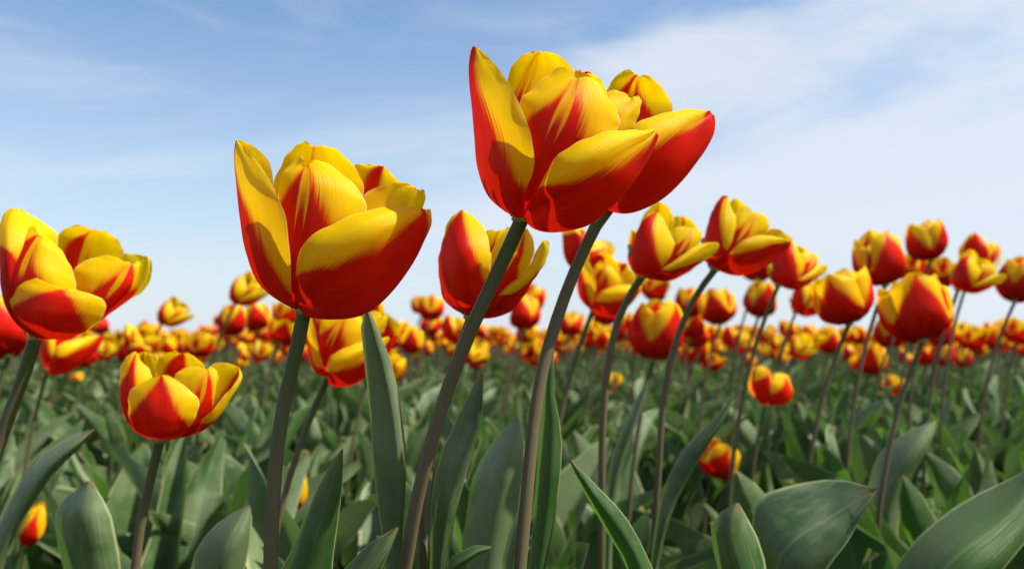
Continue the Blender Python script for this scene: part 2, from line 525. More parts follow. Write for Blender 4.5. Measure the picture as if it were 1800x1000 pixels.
# ---- blossom B: the large one right of centre, C behind it
zB = ((780, 50), 2.702)
traced('B', zB[0], zB[1], 0.335, (370, 908), [
    (rows("""(385,880,40)(365,900,0)(370,905,-20)(380,905,-40)
(330,800,200)(225,815,0)(310,850,-150)(392,780,-200)
(290,650,300)(170,680,0)(300,720,-220)(428,660,-320)
(270,500,330)(154,520,0)(290,540,-250)(420,530,-360)
(240,380,300)(140,390,0)(250,400,-220)(380,410,-330)
(215,270,230)(124,275,0)(200,280,-160)(300,250,-250)
(180,160,110)(122,170,0)(165,175,-70)(225,150,-130)
(155,95,10)(140,88,0)(148,86,-10)(160,95,-25)"""), UC_SIDE,
     F("0:-2 .14:-2 .28:-1.1 .43:-.8 .57:-.6 .71:-.5 .86:-.5 1:-1", "0:2 .14:1.1 .28:.64 .43:.38 .57:.3 .71:.27 .86:.3 1:.5")),
    (rows("""(365,885,-20)(372,892,-30)(378,890,-30)(385,888,-20)
(395,740,-120)(420,740,-250)(460,735,-250)(500,730,-180)
(395,620,-160)(465,615,-320)(560,620,-310)(640,620,-220)
(370,490,-180)(520,490,-350)(680,530,-320)(800,540,-200)
(362,360,-170)(568,385,-340)(720,420,-310)(833,470,-180)
(430,288,-150)(600,310,-300)(730,330,-280)(826,400,-170)
(505,208,-130)(625,255,-250)(700,240,-240)(775,310,-170)
(575,184,-150)(635,240,-220)(660,236,-215)(710,243,-190)"""), None,
     F("0:-2 .3:-1.4 .43:-.8 .57:-.32 .71:-.1 .86:-.03 1:-.02", "0:2 .28:1.2 .36:.7 .43:.42 .57:.28 .71:.15 .86:.08 1:.02", 1)),
    (rows("""(375,880,-40)(385,900,-50)(395,912,-20)(390,880,50)
(450,755,-240)(470,830,-260)(510,957,-50)(540,900,110)
(520,635,-330)(620,760,-380)(680,922,-20)(690,850,180)
(610,555,-350)(740,680,-390)(800,832,0)(800,770,220)
(730,508,-320)(830,610,-350)(888,740,0)(890,680,210)
(850,490,-260)(910,560,-270)(958,640,0)(960,590,150)
(950,481,-190)(975,520,-190)(1000,565,-40)(1005,540,60)
(1003,478,-140)(1008,488,-135)(1016,505,-90)(1016,500,-60)"""), UC_FRONT,
     F("0:-2 .1:-1.1 .14:-.85 .2:-.4 .28:-.12 .43:.05 .57:.18 .71:.22 .86:.3 1:.2", "0:2 1:2")),
    (rows("""(385,880,0)(392,885,0)(400,885,10)
(520,700,-60)(600,720,-90)(650,720,-40)
(640,560,-80)(740,580,-120)(800,600,-30)
(720,440,-60)(810,480,-120)(880,500,-20)
(750,350,-30)(835,405,-100)(915,440,-20)
(778,297,0)(865,360,-60)(940,375,-20)
(835,302,0)(886,335,-30)(935,335,-10)
(870,322,0)(890,330,-15)(912,320,-5)"""), None, F("0:-1 .3:-.3 .5:0 1:.2", "0:1 .3:.3 .5:0 1:-.2")),
    (rows("""(378,885,40)(382,888,50)(388,885,40)
(330,700,180)(380,700,280)(480,700,200)
(310,520,220)(370,520,330)(560,520,220)
(300,370,230)(355,355,330)(610,380,220)
(302,240,220)(385,260,310)(625,280,220)
(345,165,200)(420,180,280)(615,195,210)
(400,122,200)(442,130,250)(540,125,210)
(430,108,215)(455,112,235)(490,110,220)"""), None, F("0:-1 .3:-.3 .6:-.06 1:0", "0:1 .3:.3 .6:.05 1:.02", 1)),
    (rows("""(390,885,40)(396,888,50)(402,885,40)
(500,650,180)(580,650,250)(680,650,180)
(560,430,230)(680,430,300)(800,430,230)
(600,300,240)(700,300,300)(790,340,240)
(612,220,250)(690,230,290)(768,285,240)
(630,200,255)(675,215,280)(730,235,250)
(648,203,260)(665,210,270)(685,203,260)"""), None, F("0:-1 .3:-.3 .8:-.1 .9:-.5 1:-2", "0:1 .3:.3 .8:.02 .9:.3 1:2")),
], (40, 52))

traced('C', zB[0], zB[1], 0.405, (790, 850), [
    (rows("""(800,830,-40)(790,845,-40)(790,852,0)(820,830,50)
(820,700,-200)(860,780,-220)(890,874,-20)(920,840,100)
(850,570,-260)(950,700,-300)(1020,820,0)(1040,770,160)
(890,480,-270)(1030,600,-310)(1120,735,0)(1130,680,180)
(970,425,-250)(1110,520,-270)(1200,640,0)(1210,590,170)
(1080,398,-200)(1180,460,-200)(1255,555,0)(1260,510,120)
(1190,384,-130)(1240,425,-120)(1285,480,-20)(1285,450,50)
(1262,395,-70)(1272,400,-65)(1283,415,-40)(1280,410,-10)"""), UC_FRONT,
     F("0:-2 .2:-1.6 .28:-.9 .35:-.5 .43:-.22 .57:-.1 .71:.08 .86:.0 1:-.8", "0:2 1:2")),
    (rows("""(800,830,20)(805,835,20)(812,835,30)
(760,650,60)(840,650,100)(930,650,60)
(740,480,80)(860,480,140)(1010,500,60)
(755,370,80)(880,370,150)(1085,400,60)
(780,285,80)(895,300,140)(1062,320,60)
(812,232,80)(912,250,110)(1010,254,70)
(860,202,90)(924,230,95)(965,226,80)
(895,203,92)(926,231,90)(940,226,88)"""), None,
     F("0:-2 .3:-1 .5:-.55 .7:-.3 .86:-.35 1:-.3", "0:2 .3:1 .45:.5 .57:.28 .75:.14 1:.05", 1)),
    (rows("""(790,830,0)(780,835,-20)(785,840,-30)
(700,720,60)(740,740,-120)(820,740,-160)
(670,560,100)(740,580,-180)(850,600,-220)
(670,440,100)(740,440,-180)(840,470,-200)
(700,340,60)(750,340,-120)(800,360,-140)
(740,295,10)(755,292,-30)(765,297,-50)"""), None, FL0),
    (rows("""(800,830,40)(806,832,50)(812,830,40)
(900,680,150)(960,700,180)(1020,690,130)
(960,540,180)(1050,560,220)(1140,540,150)
(990,470,180)(1080,470,210)(1170,460,150)
(1020,430,140)(1090,420,170)(1150,430,120)"""), None, FBACK),
    (rows("""(790,830,40)(796,832,50)(800,830,40)
(700,680,150)(760,680,220)(840,690,230)
(680,500,180)(760,500,260)(880,500,280)
(700,380,160)(780,370,230)(880,380,250)
(760,310,140)(800,300,180)(840,310,190)"""), None, FBACK),
], (36, 46))

# ---- blossom D: wide open, left edge
zD = ((0, 350), 3.846)
traced('D', zD[0], zD[1], 0.47, (245, 945), [
    (rows("""(235,925,-20)(255,945,-30)(300,950,-20)
(140,840,-180)(290,860,-300)(520,925,-150)
(92,740,-220)(310,790,-360)(640,860,-170)
(80,660,-220)(340,710,-360)(705,790,-190)
(95,580,-220)(370,650,-350)(726,715,-190)
(140,525,-210)(400,620,-330)(690,672,-200)
(200,511,-230)(420,605,-320)(600,632,-240)
(270,550,-270)(432,602,-310)(490,595,-290)"""), None,
     F("0:-2 .28:-1.1 .43:-.6 .57:-.3 .71:-.12 1:0", "0:2 .14:1.4 .28:.9 .43:.6 .57:.42 .71:.22 .86:.05 1:.02")),
    (rows("""(220,920,0)(235,935,-30)(250,940,0)
(80,800,0)(130,800,-180)(250,800,60)
(25,660,0)(100,650,-240)(300,650,150)
(10,500,0)(90,500,-250)(350,480,200)
(4,340,0)(90,340,-230)(400,330,220)
(8,200,0)(95,200,-150)(385,225,200)
(30,100,0)(105,110,-60)(270,135,130)
(80,62,0)(115,62,-10)(150,68,20)"""), None, F("0:-2 .5:-2 .6:-.5 1:.3", "0:2 .4:1 .48:.3 .56:0 .62:-.8 1:-.8")),
    (rows("""(240,925,-20)(250,930,-30)(258,930,-30)(265,925,-20)
(90,780,-100)(150,780,-200)(280,780,-200)(400,800,-120)
(50,640,-120)(130,640,-260)(320,650,-240)(500,690,-100)
(60,500,-120)(150,500,-260)(320,520,-240)(518,590,-80)
(110,370,-100)(190,390,-230)(310,400,-210)(500,480,-80)
(160,260,-80)(240,300,-190)(320,310,-180)(445,385,-80)
(205,190,-60)(270,255,-150)(310,260,-140)(370,300,-80)
(235,180,-90)(275,250,-140)(285,248,-140)(300,250,-120)"""), None,
     F("0:-2 .5:-1.3 .7:-.7 .85:-.3 1:-.1", "0:2 .3:.7 .45:.35 .6:.2 .8:.05 1:0", 1)),
    (rows("""(260,930,0)(270,935,-20)(280,935,0)
(400,800,0)(520,860,-60)(560,870,60)
(480,680,20)(650,760,-60)(720,790,80)
(505,570,40)(740,650,-60)(830,690,80)
(510,480,60)(810,560,-40)(910,600,90)
(580,415,80)(850,490,0)(945,510,100)
(700,381,90)(876,445,30)(955,445,100)
(800,396,80)(888,432,50)(925,428,80)"""), None,
     F("0:-2 .28:-1 .43:-.5 .57:-.3 .71:-.12 1:0", "0:2 .4:1 .6:.6 .8:.35 1:.1", 1)),
    (rows("""(250,930,30)(260,930,50)(270,930,30)
(330,750,150)(420,750,230)(560,750,150)
(370,550,220)(500,550,320)(720,550,200)
(380,400,240)(560,400,340)(830,430,200)
(385,270,240)(600,290,330)(838,350,200)
(450,200,230)(630,230,300)(790,265,220)
(540,170,240)(655,208,270)(710,210,240)"""), None, F("0:-1 .4:-.9 .65:-.6 .8:-.2 1:0", "0:1 .4:.3 .7:-.05 1:-.1", 1)),
    (rows("""(270,930,10)(290,940,-10)(300,945,-10)
(500,750,120)(560,850,0)(580,890,-60)
(640,600,180)(720,740,0)(740,780,-60)
(740,480,200)(850,640,20)(880,680,-40)
(800,410,200)(930,560,40)(980,610,-20)
(845,372,190)(975,480,60)(1030,520,10)
(920,372,160)(1000,420,80)(1028,430,50)
(975,380,120)(1000,388,100)(1015,400,90)"""), None, F("0:-2 .15:-2 .35:-.3 .6:.3 1:.6", "0:2 .2:1 .5:.5 .6:.2 1:.1")),
], (26, 34))

# ---- blossom E: half hidden behind the thick stem
zE = ((750, 350), 4.348)
traced('E', zE[0], zE[1], 0.44, (340, 905), [
    (rows("""(280,880,0)(320,895,-30)(360,900,0)
(135,770,0)(270,780,-260)(430,800,-180)
(95,610,0)(260,620,-330)(480,620,-250)
(90,480,0)(255,480,-340)(490,470,-260)
(105,370,0)(255,360,-310)(478,350,-220)
(135,250,0)(258,250,-230)(452,248,-160)
(175,160,0)(264,150,-130)(380,155,-100)
(235,103,-20)(268,82,-40)(290,90,-40)"""), None,
     F("0:-2 .55:-2 .65:-.97 .8:-.75 1:-.3", "0:2 .14:2 .28:.87 .43:.64 .57:.42 .71:.3 .86:.17 1:.1")),
    (rows("""(340,890,0)(360,900,-20)(390,900,0)
(400,780,-80)(480,800,-200)(560,790,-100)
(430,640,-100)(560,650,-260)(680,640,-120)
(450,500,-100)(620,520,-260)(760,540,-120)
(500,400,-90)(680,400,-230)(815,420,-110)
(560,290,-70)(720,290,-170)(822,330,-80)
(640,215,-50)(745,230,-110)(790,255,-70)
(700,215,-60)(755,228,-90)(770,232,-80)"""), None,
     F("0:-2 .3:-1.1 .5:-.5 .7:-.12 .9:0 1:0", "0:2 .3:1 .45:.5 .57:.4 .75:.2 .9:.05 1:0", 1)),
    (rows("""(370,895,-20)(400,905,-30)(430,915,-10)
(480,790,-180)(540,830,-200)(620,875,-30)
(600,680,-230)(660,720,-250)(725,765,0)
(710,590,-220)(760,630,-220)(800,650,0)
(790,500,-180)(830,540,-170)(865,545,0)
(830,410,-130)(875,450,-110)(912,460,0)
(870,345,-80)(903,370,-70)(936,385,-20)
(892,314,-50)(902,314,-45)(925,322,-30)"""), None, F("0:-2 .14:-2 .22:-.9 .28:.05 .43:.3 .57:.6 .7:1.2 1:1.2", "0:2 1:2")),
    (rows("""(330,880,30)(350,885,40)(370,880,30)
(300,650,200)(420,650,280)(560,650,200)
(350,450,240)(500,450,320)(660,450,220)
(400,330,240)(530,330,310)(680,330,220)
(445,255,230)(545,262,280)(660,245,220)
(500,236,235)(570,240,260)(620,210,235)"""), None, FBACK),
    (rows("""(380,890,30)(390,892,40)(400,890,30)
(480,700,120)(560,700,200)(660,700,130)
(560,520,160)(660,500,240)(780,520,150)
(640,360,180)(740,350,240)(820,380,160)
(700,262,210)(750,252,230)(800,277,200)"""), None, FBACK),
    (rows("""(320,880,30)(330,882,40)(340,880,50)
(200,700,150)(280,700,260)(380,700,300)
(180,450,200)(280,450,320)(420,450,350)
(230,260,150)(290,260,230)(380,270,260)
(280,150,120)(300,140,140)(320,150,150)"""), None, FBACK),
], (26, 34))

# ---- blossom F: low bowl at the left
zF = ((190, 600), 5.264)
traced('F', zF[0], zF[1], 0.46, (482, 918), [
    (rows("""(450,910,-30)(480,915,-40)(520,915,-30)
(270,850,-220)(470,870,-380)(690,870,-240)
(205,740,-270)(465,770,-440)(775,765,-280)
(188,620,-270)(465,660,-450)(825,670,-280)
(190,520,-260)(468,550,-430)(850,575,-260)
(225,440,-260)(474,450,-390)(815,505,-260)
(330,375,-290)(482,375,-360)(700,400,-290)
(455,322,-325)(492,318,-330)(545,310,-320)"""), None,
     F("0:-2 .28:-1.2 .43:-.8 .57:-.5 .71:-.3 .86:-.2 1:-.2", "0:2 .2:1.3 .28:.95 .43:.6 .57:.45 .71:.33 .86:.25 1:.2")),
    (rows("""(440,905,0)(450,910,-20)(460,912,0)
(220,800,0)(280,800,-200)(380,800,-100)
(140,640,0)(230,650,-230)(420,650,-120)
(112,480,0)(210,500,-230)(430,480,-110)
(112,330,0)(215,340,-200)(410,330,-90)
(125,220,0)(235,225,-140)(365,240,-60)
(175,135,0)(252,150,-70)(310,185,-40)
(245,102,0)(268,102,-20)(285,120,-20)"""), None,
     F("0:-2 .4:-1.5 .5:-.9 .6:-.3 .8:-.2 1:-.1", "0:2 .3:1 .45:.3 .7:.15 1:.1")),
    (rows("""(460,905,30)(470,908,40)(480,905,30)
(300,650,150)(350,650,240)(450,650,280)
(250,450,180)(330,420,280)(470,430,330)
(245,280,180)(330,260,270)(465,270,320)
(262,170,160)(330,150,230)(450,165,290)
(290,110,160)(340,98,190)(395,112,230)"""), None, FBACK),
    (rows("""(480,905,30)(490,905,50)(500,905,30)
(440,650,250)(600,650,350)(760,650,200)
(440,420,290)(630,420,390)(860,420,220)
(445,250,290)(660,270,380)(900,280,220)
(480,145,280)(680,180,340)(870,200,230)
(560,102,280)(690,125,310)(790,130,250)
(640,100,290)(695,118,295)(725,106,280)"""), None, F("0:-1 .3:-.8 .6:-.5 .85:-.2 1:-.1", "0:1 .3:.5 .6:.2 1:.1")),
    (rows("""(500,910,-10)(520,912,-30)(535,912,0)
(620,800,-60)(720,830,-180)(800,830,-60)
(640,650,-60)(800,700,-200)(920,700,-60)
(620,500,-50)(860,560,-190)(975,580,-50)
(600,380,-30)(890,440,-160)(1000,460,-40)
(640,300,-10)(905,340,-120)(1015,340,-20)
(730,242,0)(912,270,-70)(1000,265,-20)
(840,232,-10)(912,256,-50)(945,232,-30)"""), None,
     F("0:-2 .28:-1 .43:-.35 .57:-.18 .75:-.05 1:0", "0:2 .4:1 .5:.6 .65:.4 .8:.15 1:0", 1)),
    (rows("""(540,900,60)(560,915,0)(550,912,-30)
(760,700,200)(830,848,20)(760,790,-150)
(880,520,260)(960,755,40)(900,700,-140)
(930,380,280)(1050,645,60)(990,610,-110)
(945,270,260)(1130,505,80)(1070,510,-70)
(970,210,220)(1195,390,100)(1150,425,-10)
(1070,197,170)(1232,305,110)(1215,320,60)
(1150,208,130)(1195,232,120)(1205,245,110)"""), None,
     F("0:-2 .3:-.6 .6:-.35 1:-.3", "0:2 .2:1 .35:.4 .5:.05 .7:-.1 1:-.1")),
], (26, 34))

# ---- blossoms G and H: the two right of the pair
zG = ((1090, 340), 5.884)
traced('G', zG[0], zG[1], 0.60, (222, 862), [
    (rows("""(190,845,0)(215,860,-30)(250,870,-20)
(105,760,0)(230,780,-240)(380,800,-180)
(120,620,0)(250,640,-300)(500,700,-200)
(145,480,0)(270,500,-300)(565,570,-180)
(185,360,0)(290,380,-260)(545,450,-150)
(240,260,-10)(320,280,-190)(480,330,-120)
(310,205,-40)(355,220,-110)(430,240,-90)
(360,195,-60)(375,195,-70)(390,200,-70)"""), None,
     F("0:-2 .5:-2 .6:-1 .8:-.6 1:-.5", "0:2 .2:1 .28:.6 .43:.32 .57:.22 .71:.15 1:.3")),
    (rows("""(210,840,20)(220,845,30)(230,840,20)
(160,600,150)(280,600,220)(420,600,150)
(180,400,180)(330,400,260)(520,420,180)
(225,260,170)(370,250,240)(550,300,170)
(290,155,150)(400,150,200)(520,175,150)
(360,95,150)(408,85,160)(450,105,150)"""), None, FBACK),
    (rows("""(230,850,-10)(250,860,-20)(270,865,-10)
(350,780,-100)(430,790,-200)(520,800,-100)
(450,660,-120)(570,660,-230)(690,680,-110)
(500,520,-110)(660,540,-220)(800,560,-100)
(530,420,-90)(705,450,-180)(845,450,-80)
(590,350,-70)(725,385,-130)(825,380,-70)
(660,335,-70)(740,355,-100)(775,340,-80)"""), None, FL0),
    (rows("""(240,850,30)(250,850,40)(260,850,30)
(420,650,150)(520,650,200)(640,650,120)
(500,450,180)(640,450,230)(800,470,130)
(530,320,180)(660,310,220)(810,370,130)
(560,238,180)(650,236,190)(740,275,150)"""), None, FBACK),
    (rows("""(240,855,-20)(270,872,-30)(300,885,-10)
(400,790,-200)(460,850,-200)(500,906,-20)
(550,700,-240)(610,770,-230)(650,845,0)
(680,610,-220)(740,690,-200)(790,745,0)
(780,540,-170)(840,610,-150)(890,685,0)
(870,510,-120)(920,570,-90)(960,635,0)
(950,505,-70)(985,530,-50)(1015,570,-10)
(1000,500,-40)(1012,508,-30)(1025,530,-10)"""), None, F("0:-2 .1:-2 .2:-.4 .35:.2 .5:.6 .65:1.3 1:2", "0:2 1:2")),
    (rows("""(190,840,20)(200,845,30)(210,840,20)
(80,700,0)(100,700,120)(180,700,200)
(90,520,30)(130,500,150)(220,500,220)
(105,410,50)(140,400,120)(190,420,170)
(120,385,70)(135,385,90)(150,390,100)"""), None, FBACK),
], (20, 26))

zH = ((1220, 330), 5.554)
traced('H', zH[0], zH[1], 0.62, (205, 800), [
    (rows("""(180,780,0)(200,795,-20)(230,800,-20)
(90,690,0)(200,700,-180)(300,660,-180)
(85,560,0)(220,580,-230)(350,560,-230)
(105,440,0)(250,440,-240)(400,420,-220)
(145,310,0)(270,310,-200)(410,310,-180)
(190,200,0)(290,200,-130)(375,230,-120)
(240,115,0)(310,120,-60)(350,140,-60)
(295,75,0)(325,80,-10)(335,88,-20)"""), None,
     F("0:-2 1:-2", "0:2 .2:1.1 .28:.5 .43:.05 .57:-.15 .71:-.25 .86:-.3 1:.5")),
    (rows("""(200,790,-20)(210,797,-30)(218,797,-25)(225,795,-20)
(260,650,-100)(310,690,-180)(360,690,-170)(420,680,-100)
(330,520,-110)(400,560,-230)(480,560,-210)(560,560,-100)
(370,400,-110)(480,440,-230)(580,450,-200)(680,450,-90)
(385,290,-100)(540,340,-190)(640,360,-170)(740,390,-80)
(440,215,-80)(580,270,-150)(660,280,-140)(725,315,-70)
(520,185,-90)(598,240,-120)(640,243,-110)(680,258,-80)"""), None, FL0),
    (rows("""(215,790,-30)(240,805,-40)(260,820,-10)
(340,660,-220)(380,760,-230)(420,862,-20)
(440,540,-270)(520,670,-280)(580,840,0)
(560,485,-270)(650,600,-270)(720,760,0)
(690,464,-230)(770,550,-210)(820,680,0)
(810,480,-160)(860,535,-130)(890,620,0)
(890,508,-100)(915,540,-70)(930,580,-10)
(940,528,-50)(944,533,-40)(948,545,-20)"""), None,
     F("0:-2 .14:-1.1 .22:-.5 .28:-.3 .43:-.05 .57:-.05 .71:.1 .86:-.2 1:-1", "0:2 1:2")),
    (rows("""(205,790,30)(210,795,40)(215,790,30)
(200,550,150)(320,550,240)(480,550,180)
(260,350,180)(400,350,260)(580,350,180)
(320,200,160)(420,200,220)(540,220,170)
(370,120,150)(410,108,160)(450,130,160)"""), None, FBACK),
    (rows("""(215,790,30)(220,795,40)(225,790,30)
(400,650,100)(500,650,150)(620,650,80)
(560,500,140)(660,500,180)(780,540,90)
(700,420,140)(780,420,150)(870,470,90)
(780,402,140)(830,410,130)(880,440,110)"""), None, FBACK),
    (rows("""(190,780,20)(195,785,60)(200,785,80)
(110,650,60)(180,650,180)(300,650,240)
(120,450,80)(220,450,220)(360,450,270)
(200,250,70)(280,250,150)(370,250,200)
(270,130,50)(310,120,70)(350,130,110)"""), None, FBACK),
], (20, 26))


# ---- built by rule: a cup, a bowl, a closed bud and an open one
def ruled(key, h, rad, open_, n=6, tilt=10, seed=1, wid=1.0, point=1.0, redness=0.0):
    r = np.random.default_rng(seed)
    ps = []
    for i in range(n):
        outer = i % 2 == 0
        phi = i * math.pi / 3 + r.uniform(-.12, .12) + 0.5
        H = h * (r.uniform(.94, 1.04) if outer else r.uniform(.96, 1.06))
        op = open_ + r.uniform(-.25, .25) * 0.4 + (0.12 if outer else -0.05)
        k = 1.0 if outer else 0.86
        NRW = 8
        ctrl = []
        for a in range(NRW):
            t = a / (NRW - 1)
            z = H * (t ** 1.12) * (1 - 0.10 * op * t)
            prof = math.sin(min(1, t / 0.42) * math.pi / 2) ** 0.75
            rr = rad * k * prof * (1 + op * max(0, t - .35) ** 1.3 * 1.3 - 0.9 * (1 - min(1, max(0, op + .3))) * max(0, t - .5) ** 1.6 * 2)
            w = rad * 1.02 * wid * (math.sin(math.pi * (0.05 + 0.94 * t) ** (1.15 * point)) ** 0.55 + 0.05) * (1.0 if t < .98 else .55)
            rc = rad * (0.86 - .22 * t)
            row = []
            for uu in (-1, -.5, 0, .5, 1):
                th = uu * w / rc
                x = rr - rc + rc * math.cos(th); y = rc * math.sin(th)
                x += 0.10 * rad * uu * uu * math.sin(t * 5 + i)
                zz = z - 0.02 * h * uu * uu * (t > .8)
                row.append((x * math.cos(phi) - y * math.sin(phi), x * math.sin(phi) + y * math.cos(phi), zz + 0.001))
            ctrl.append(row)
        C = np.array(ctrl)
        tl = R(tilt)
        rot = np.array([[math.cos(tl), 0, math.sin(tl)], [0, 1, 0], [-math.sin(tl), 0, math.cos(tl)]])
        C = C @ rot.T
        e = redness + r.uniform(-.08, .08)
        fl = F(f"0:-2 .2:-1.3 .35:{-.68-e} .55:{-.42-e} .75:{-.15-e} 1:-.02", f"0:2 .2:1.3 .35:{.68+e} .55:{.42+e} .75:{.15+e} 1:.02", 0 if outer else 1)
        ps.append((C, [-1, -.5, 0, .5, 1], fl))
    FLOWERS[key] = dict(petals=ps, base=None, res=(15, 20), depth=None, meshes=None)


ruled('K', 0.053, 0.026, -0.06, tilt=8, seed=3, redness=0.20)
ruled('L', 0.049, 0.028, 0.12, tilt=18, seed=5, wid=1.05, redness=0.10)
ruled('M', 0.046, 0.030, 0.42, tilt=14, seed=8, wid=1.0, redness=0.04)
ruled('N', 0.058, 0.017, -0.35, tilt=12, seed=11, wid=1.1, redness=-0.05)
ruled('O', 0.051, 0.027, 0.05, tilt=26, seed=15, redness=0.12)


def flower_meshes(key):
    f = FLOWERS[key]
    if f['meshes'] is None:
        f['meshes'] = []
        size = np.ptp(np.concatenate([p[0].reshape(-1, 3) for p in f['petals']]), axis=0).max()
        for i, (C, uc, fl) in enumerate(f['petals']):
            nu, nv = f['res']
            Vt, uv, fm, s = sample_petal(C, uc, nu, nv, fl, size * 0.008, hash_(key) + i)
            f['meshes'].append(make_mesh('petal', Vt, grid_quads(nv, nu), petal_mat, uv, fm, s))
    return f['meshes']


def hash_(k):
    return sum(ord(c) * 17 for c in k)


# ovary, stigma and stamens inside the cup, with the knuckle where petals meet stem
def lathe(prof, n=12, axis_pts=None):
    vs, q = [], []
    for (r_, z) in prof:
        for k in range(n):
            a = 2 * math.pi * k / n
            vs.append((r_ * math.cos(a), r_ * math.sin(a), z))
    for i in range(len(prof) - 1):
        for k in range(n):
            q.append((i * n + k, i * n + (k + 1) % n, (i + 1) * n + (k + 1) % n, (i + 1) * n + k))
    return np.array(vs), np.array(q)


pv, pq = lathe([(.0006, -.0015), (.0030, -.0012), (.0042, .0), (.0036, .0015), (.0028, .004), (.0034, .010), (.0030, .020), (.0022, .024), (.0042, .0258), (.0020, .0285), (.0003, .029)])
allv, allq = [pv], [pq]
for k in range(6):
    a = k * math.pi / 3 + .4
    sv, sq = lathe([(.0002, .0), (.0006, .002), (.0006, .014), (.0013, .0145), (.0014, .021), (.0002, .022)], 6)
    sv = sv + np.array([.0045 * math.cos(a), .0045 * math.sin(a), 0.001]) + np.outer(sv[:, 2], [0.25 * math.cos(a), .25 * math.sin(a), 0])
    allq.append(sq + sum(len(x) for x in allv)); allv.append(sv)
pistil_me = make_mesh('blossom', np.concatenate(allv), np.concatenate(allq), pistil_mat)


# ------------------------------------------------------------------ tubes (stems)
def tube(pts, radii, n=12):
    pts = np.asarray(pts, float); m = len(pts)
    tg = np.gradient(pts, axis=0); tg /= np.linalg.norm(tg, axis=1, keepdims=True)
    ref = np.array([0.0, 1.0, 0.12]); vs, uvs = [], []
    for i in range(m):
        s = np.cross(tg[i], ref); s /= np.linalg.norm(s); t2 = np.cross(s, tg[i])
        for k in range(n):
            a = 2 * math.pi * k / n
            vs.append(pts[i] + radii[i] * (math.cos(a) * s + math.sin(a) * t2)); uvs.append((abs(k - n / 2) / n * 2, i / (m - 1)))
    q = [(i * n + k, i * n + (k + 1) % n, (i + 1) * n + (k + 1) % n, (i + 1) * n + k) for i in range(m - 1) for k in range(n)]
    return np.array(vs), np.array(q), np.array(uvs)


def smooth_path(pts, n=40):
    pts = np.asarray(pts, float)
    t = np.concatenate([[0], np.cumsum(np.linalg.norm(np.diff(pts, axis=0), axis=1))]); t /= t[-1]
    return hermite(t, pts, np.linspace(0, 1, n))


def stem_mesh(pts, r0, r1, n=12, seg=40):
    p = smooth_path(pts, seg)
    s = np.linspace(0, 1, seg)
    rad = r0 + (r1 - r0) * s
    rad = rad * (1 + 0.02 * np.sin(s * 23 + pts[0][0] * 50))
    rad[-2:] *= 1.07
    v_, q_, uv_ = tube(p, rad, n)
    return make_mesh('stem', v_, q_, stem_mat, uv_)


# ------------------------------------------------------------------ leaves
def leaf_sheet(center, side, normal, W, fold, wave, seed, nu=9, nv=26, base_w=0.45, pinch=1.0):
    """center (nv,3), side/normal (nv,3)"""
    r = np.random.default_rng(seed); ph = r.uniform(0, 6.28, 4)
    t = np.linspace(0, 1, nv)
    prof = np.sin(np.pi * np.clip(0.12 + 0.88 * t, 0, 1) ** (1.05 * pinch)) ** 0.72
    prof = np.maximum(prof, 0) * (1 - 0.0 * t) + 0.012
    prof = prof * (base_w + (1 - base_w) * np.clip(t * 3.2, 0, 1))
    us = np.linspace(-1, 1, nu)
    U, Tt = np.meshgrid(us, t)
    w = (W * prof)[:, None]
    up = np.abs(U) ** 1.35 * w * fold
    wv = wave * np.abs(U) ** 2 * (np.sin(11 * Tt + ph[0] + 1.3 * np.sign(U)) + .5 * np.sin(23 * Tt + ph[1] - np.sign(U))) * np.clip(Tt * 3, 0, 1)
    c = math.sqrt(max(0.05, 1 - min(.95, fold * .55) ** 2))
    Q = center[:, None, :] + side[:, None, :] * (U * w * c)[..., None] + normal[:, None, :] * (up + wv)[..., None]
    uv = np.stack([U, Tt], -1).reshape(-1, 2)
    return Q.reshape(-1, 3), uv


def generic_leaf(L, W, a0, a1, fold, wave, twist, seed, nu=9, nv=22, bend=1.0):
    t = np.linspace(0, 1, nv)
    ang = R(a0) + (R(a1) - R(a0)) * t ** (1.6 * bend)      # elevation along the leaf
    ds = L / (nv - 1)
    y = np.concatenate([[0], np.cumsum(np.cos((ang[1:] + ang[:-1]) / 2) * ds)])
    z = np.concatenate([[0], np.cumsum(np.sin((ang[1:] + ang[:-1]) / 2) * ds)])
    sway = 0.05 * L * np.sin(t * 2.6 + seed)
    cen = np.stack([sway - sway[0], y, z], 1)
    tg = np.gradient(cen, axis=0); tg /= np.linalg.norm(tg, axis=1, keepdims=True)
    side0 = np.tile([1.0, 0, 0], (nv, 1)); nrm0 = np.cross(side0, tg)
    tw = (R(twist) * t ** 1.3)[:, None]
    side = side0 * np.cos(tw) + nrm0 * np.sin(tw); nrm = np.cross(side, tg)
    return leaf_sheet(cen, side, nrm, W, fold, wave, seed, nu, nv)


LEAF_SPECS = []
LEAVES = []
lr = random.Random(21)
for i in range(18):
    tall = i % 3
    L = lr.uniform(.30, .40) if tall else lr.uniform(.24, .32)
    W = lr.uniform(.018, .028) if tall == 1 else lr.uniform(.030, .046)
    a0 = lr.uniform(78, 88); a1 = lr.uniform(35, 80) if tall else lr.uniform(-35, 30)
    LEAF_SPECS.append((L, W, a0, a1, lr.uniform(.45, 1.25), lr.uniform(.003, .010), lr.uniform(-95, 95), i, 9, 22))
for s in LEAF_SPECS:
    v_, uv_ = generic_leaf(*s)
    LEAVES.append(make_mesh('leaf', v_, grid_quads(22, 9), leaf_mat if s[7] % 4 else leaf_dark, uv_))


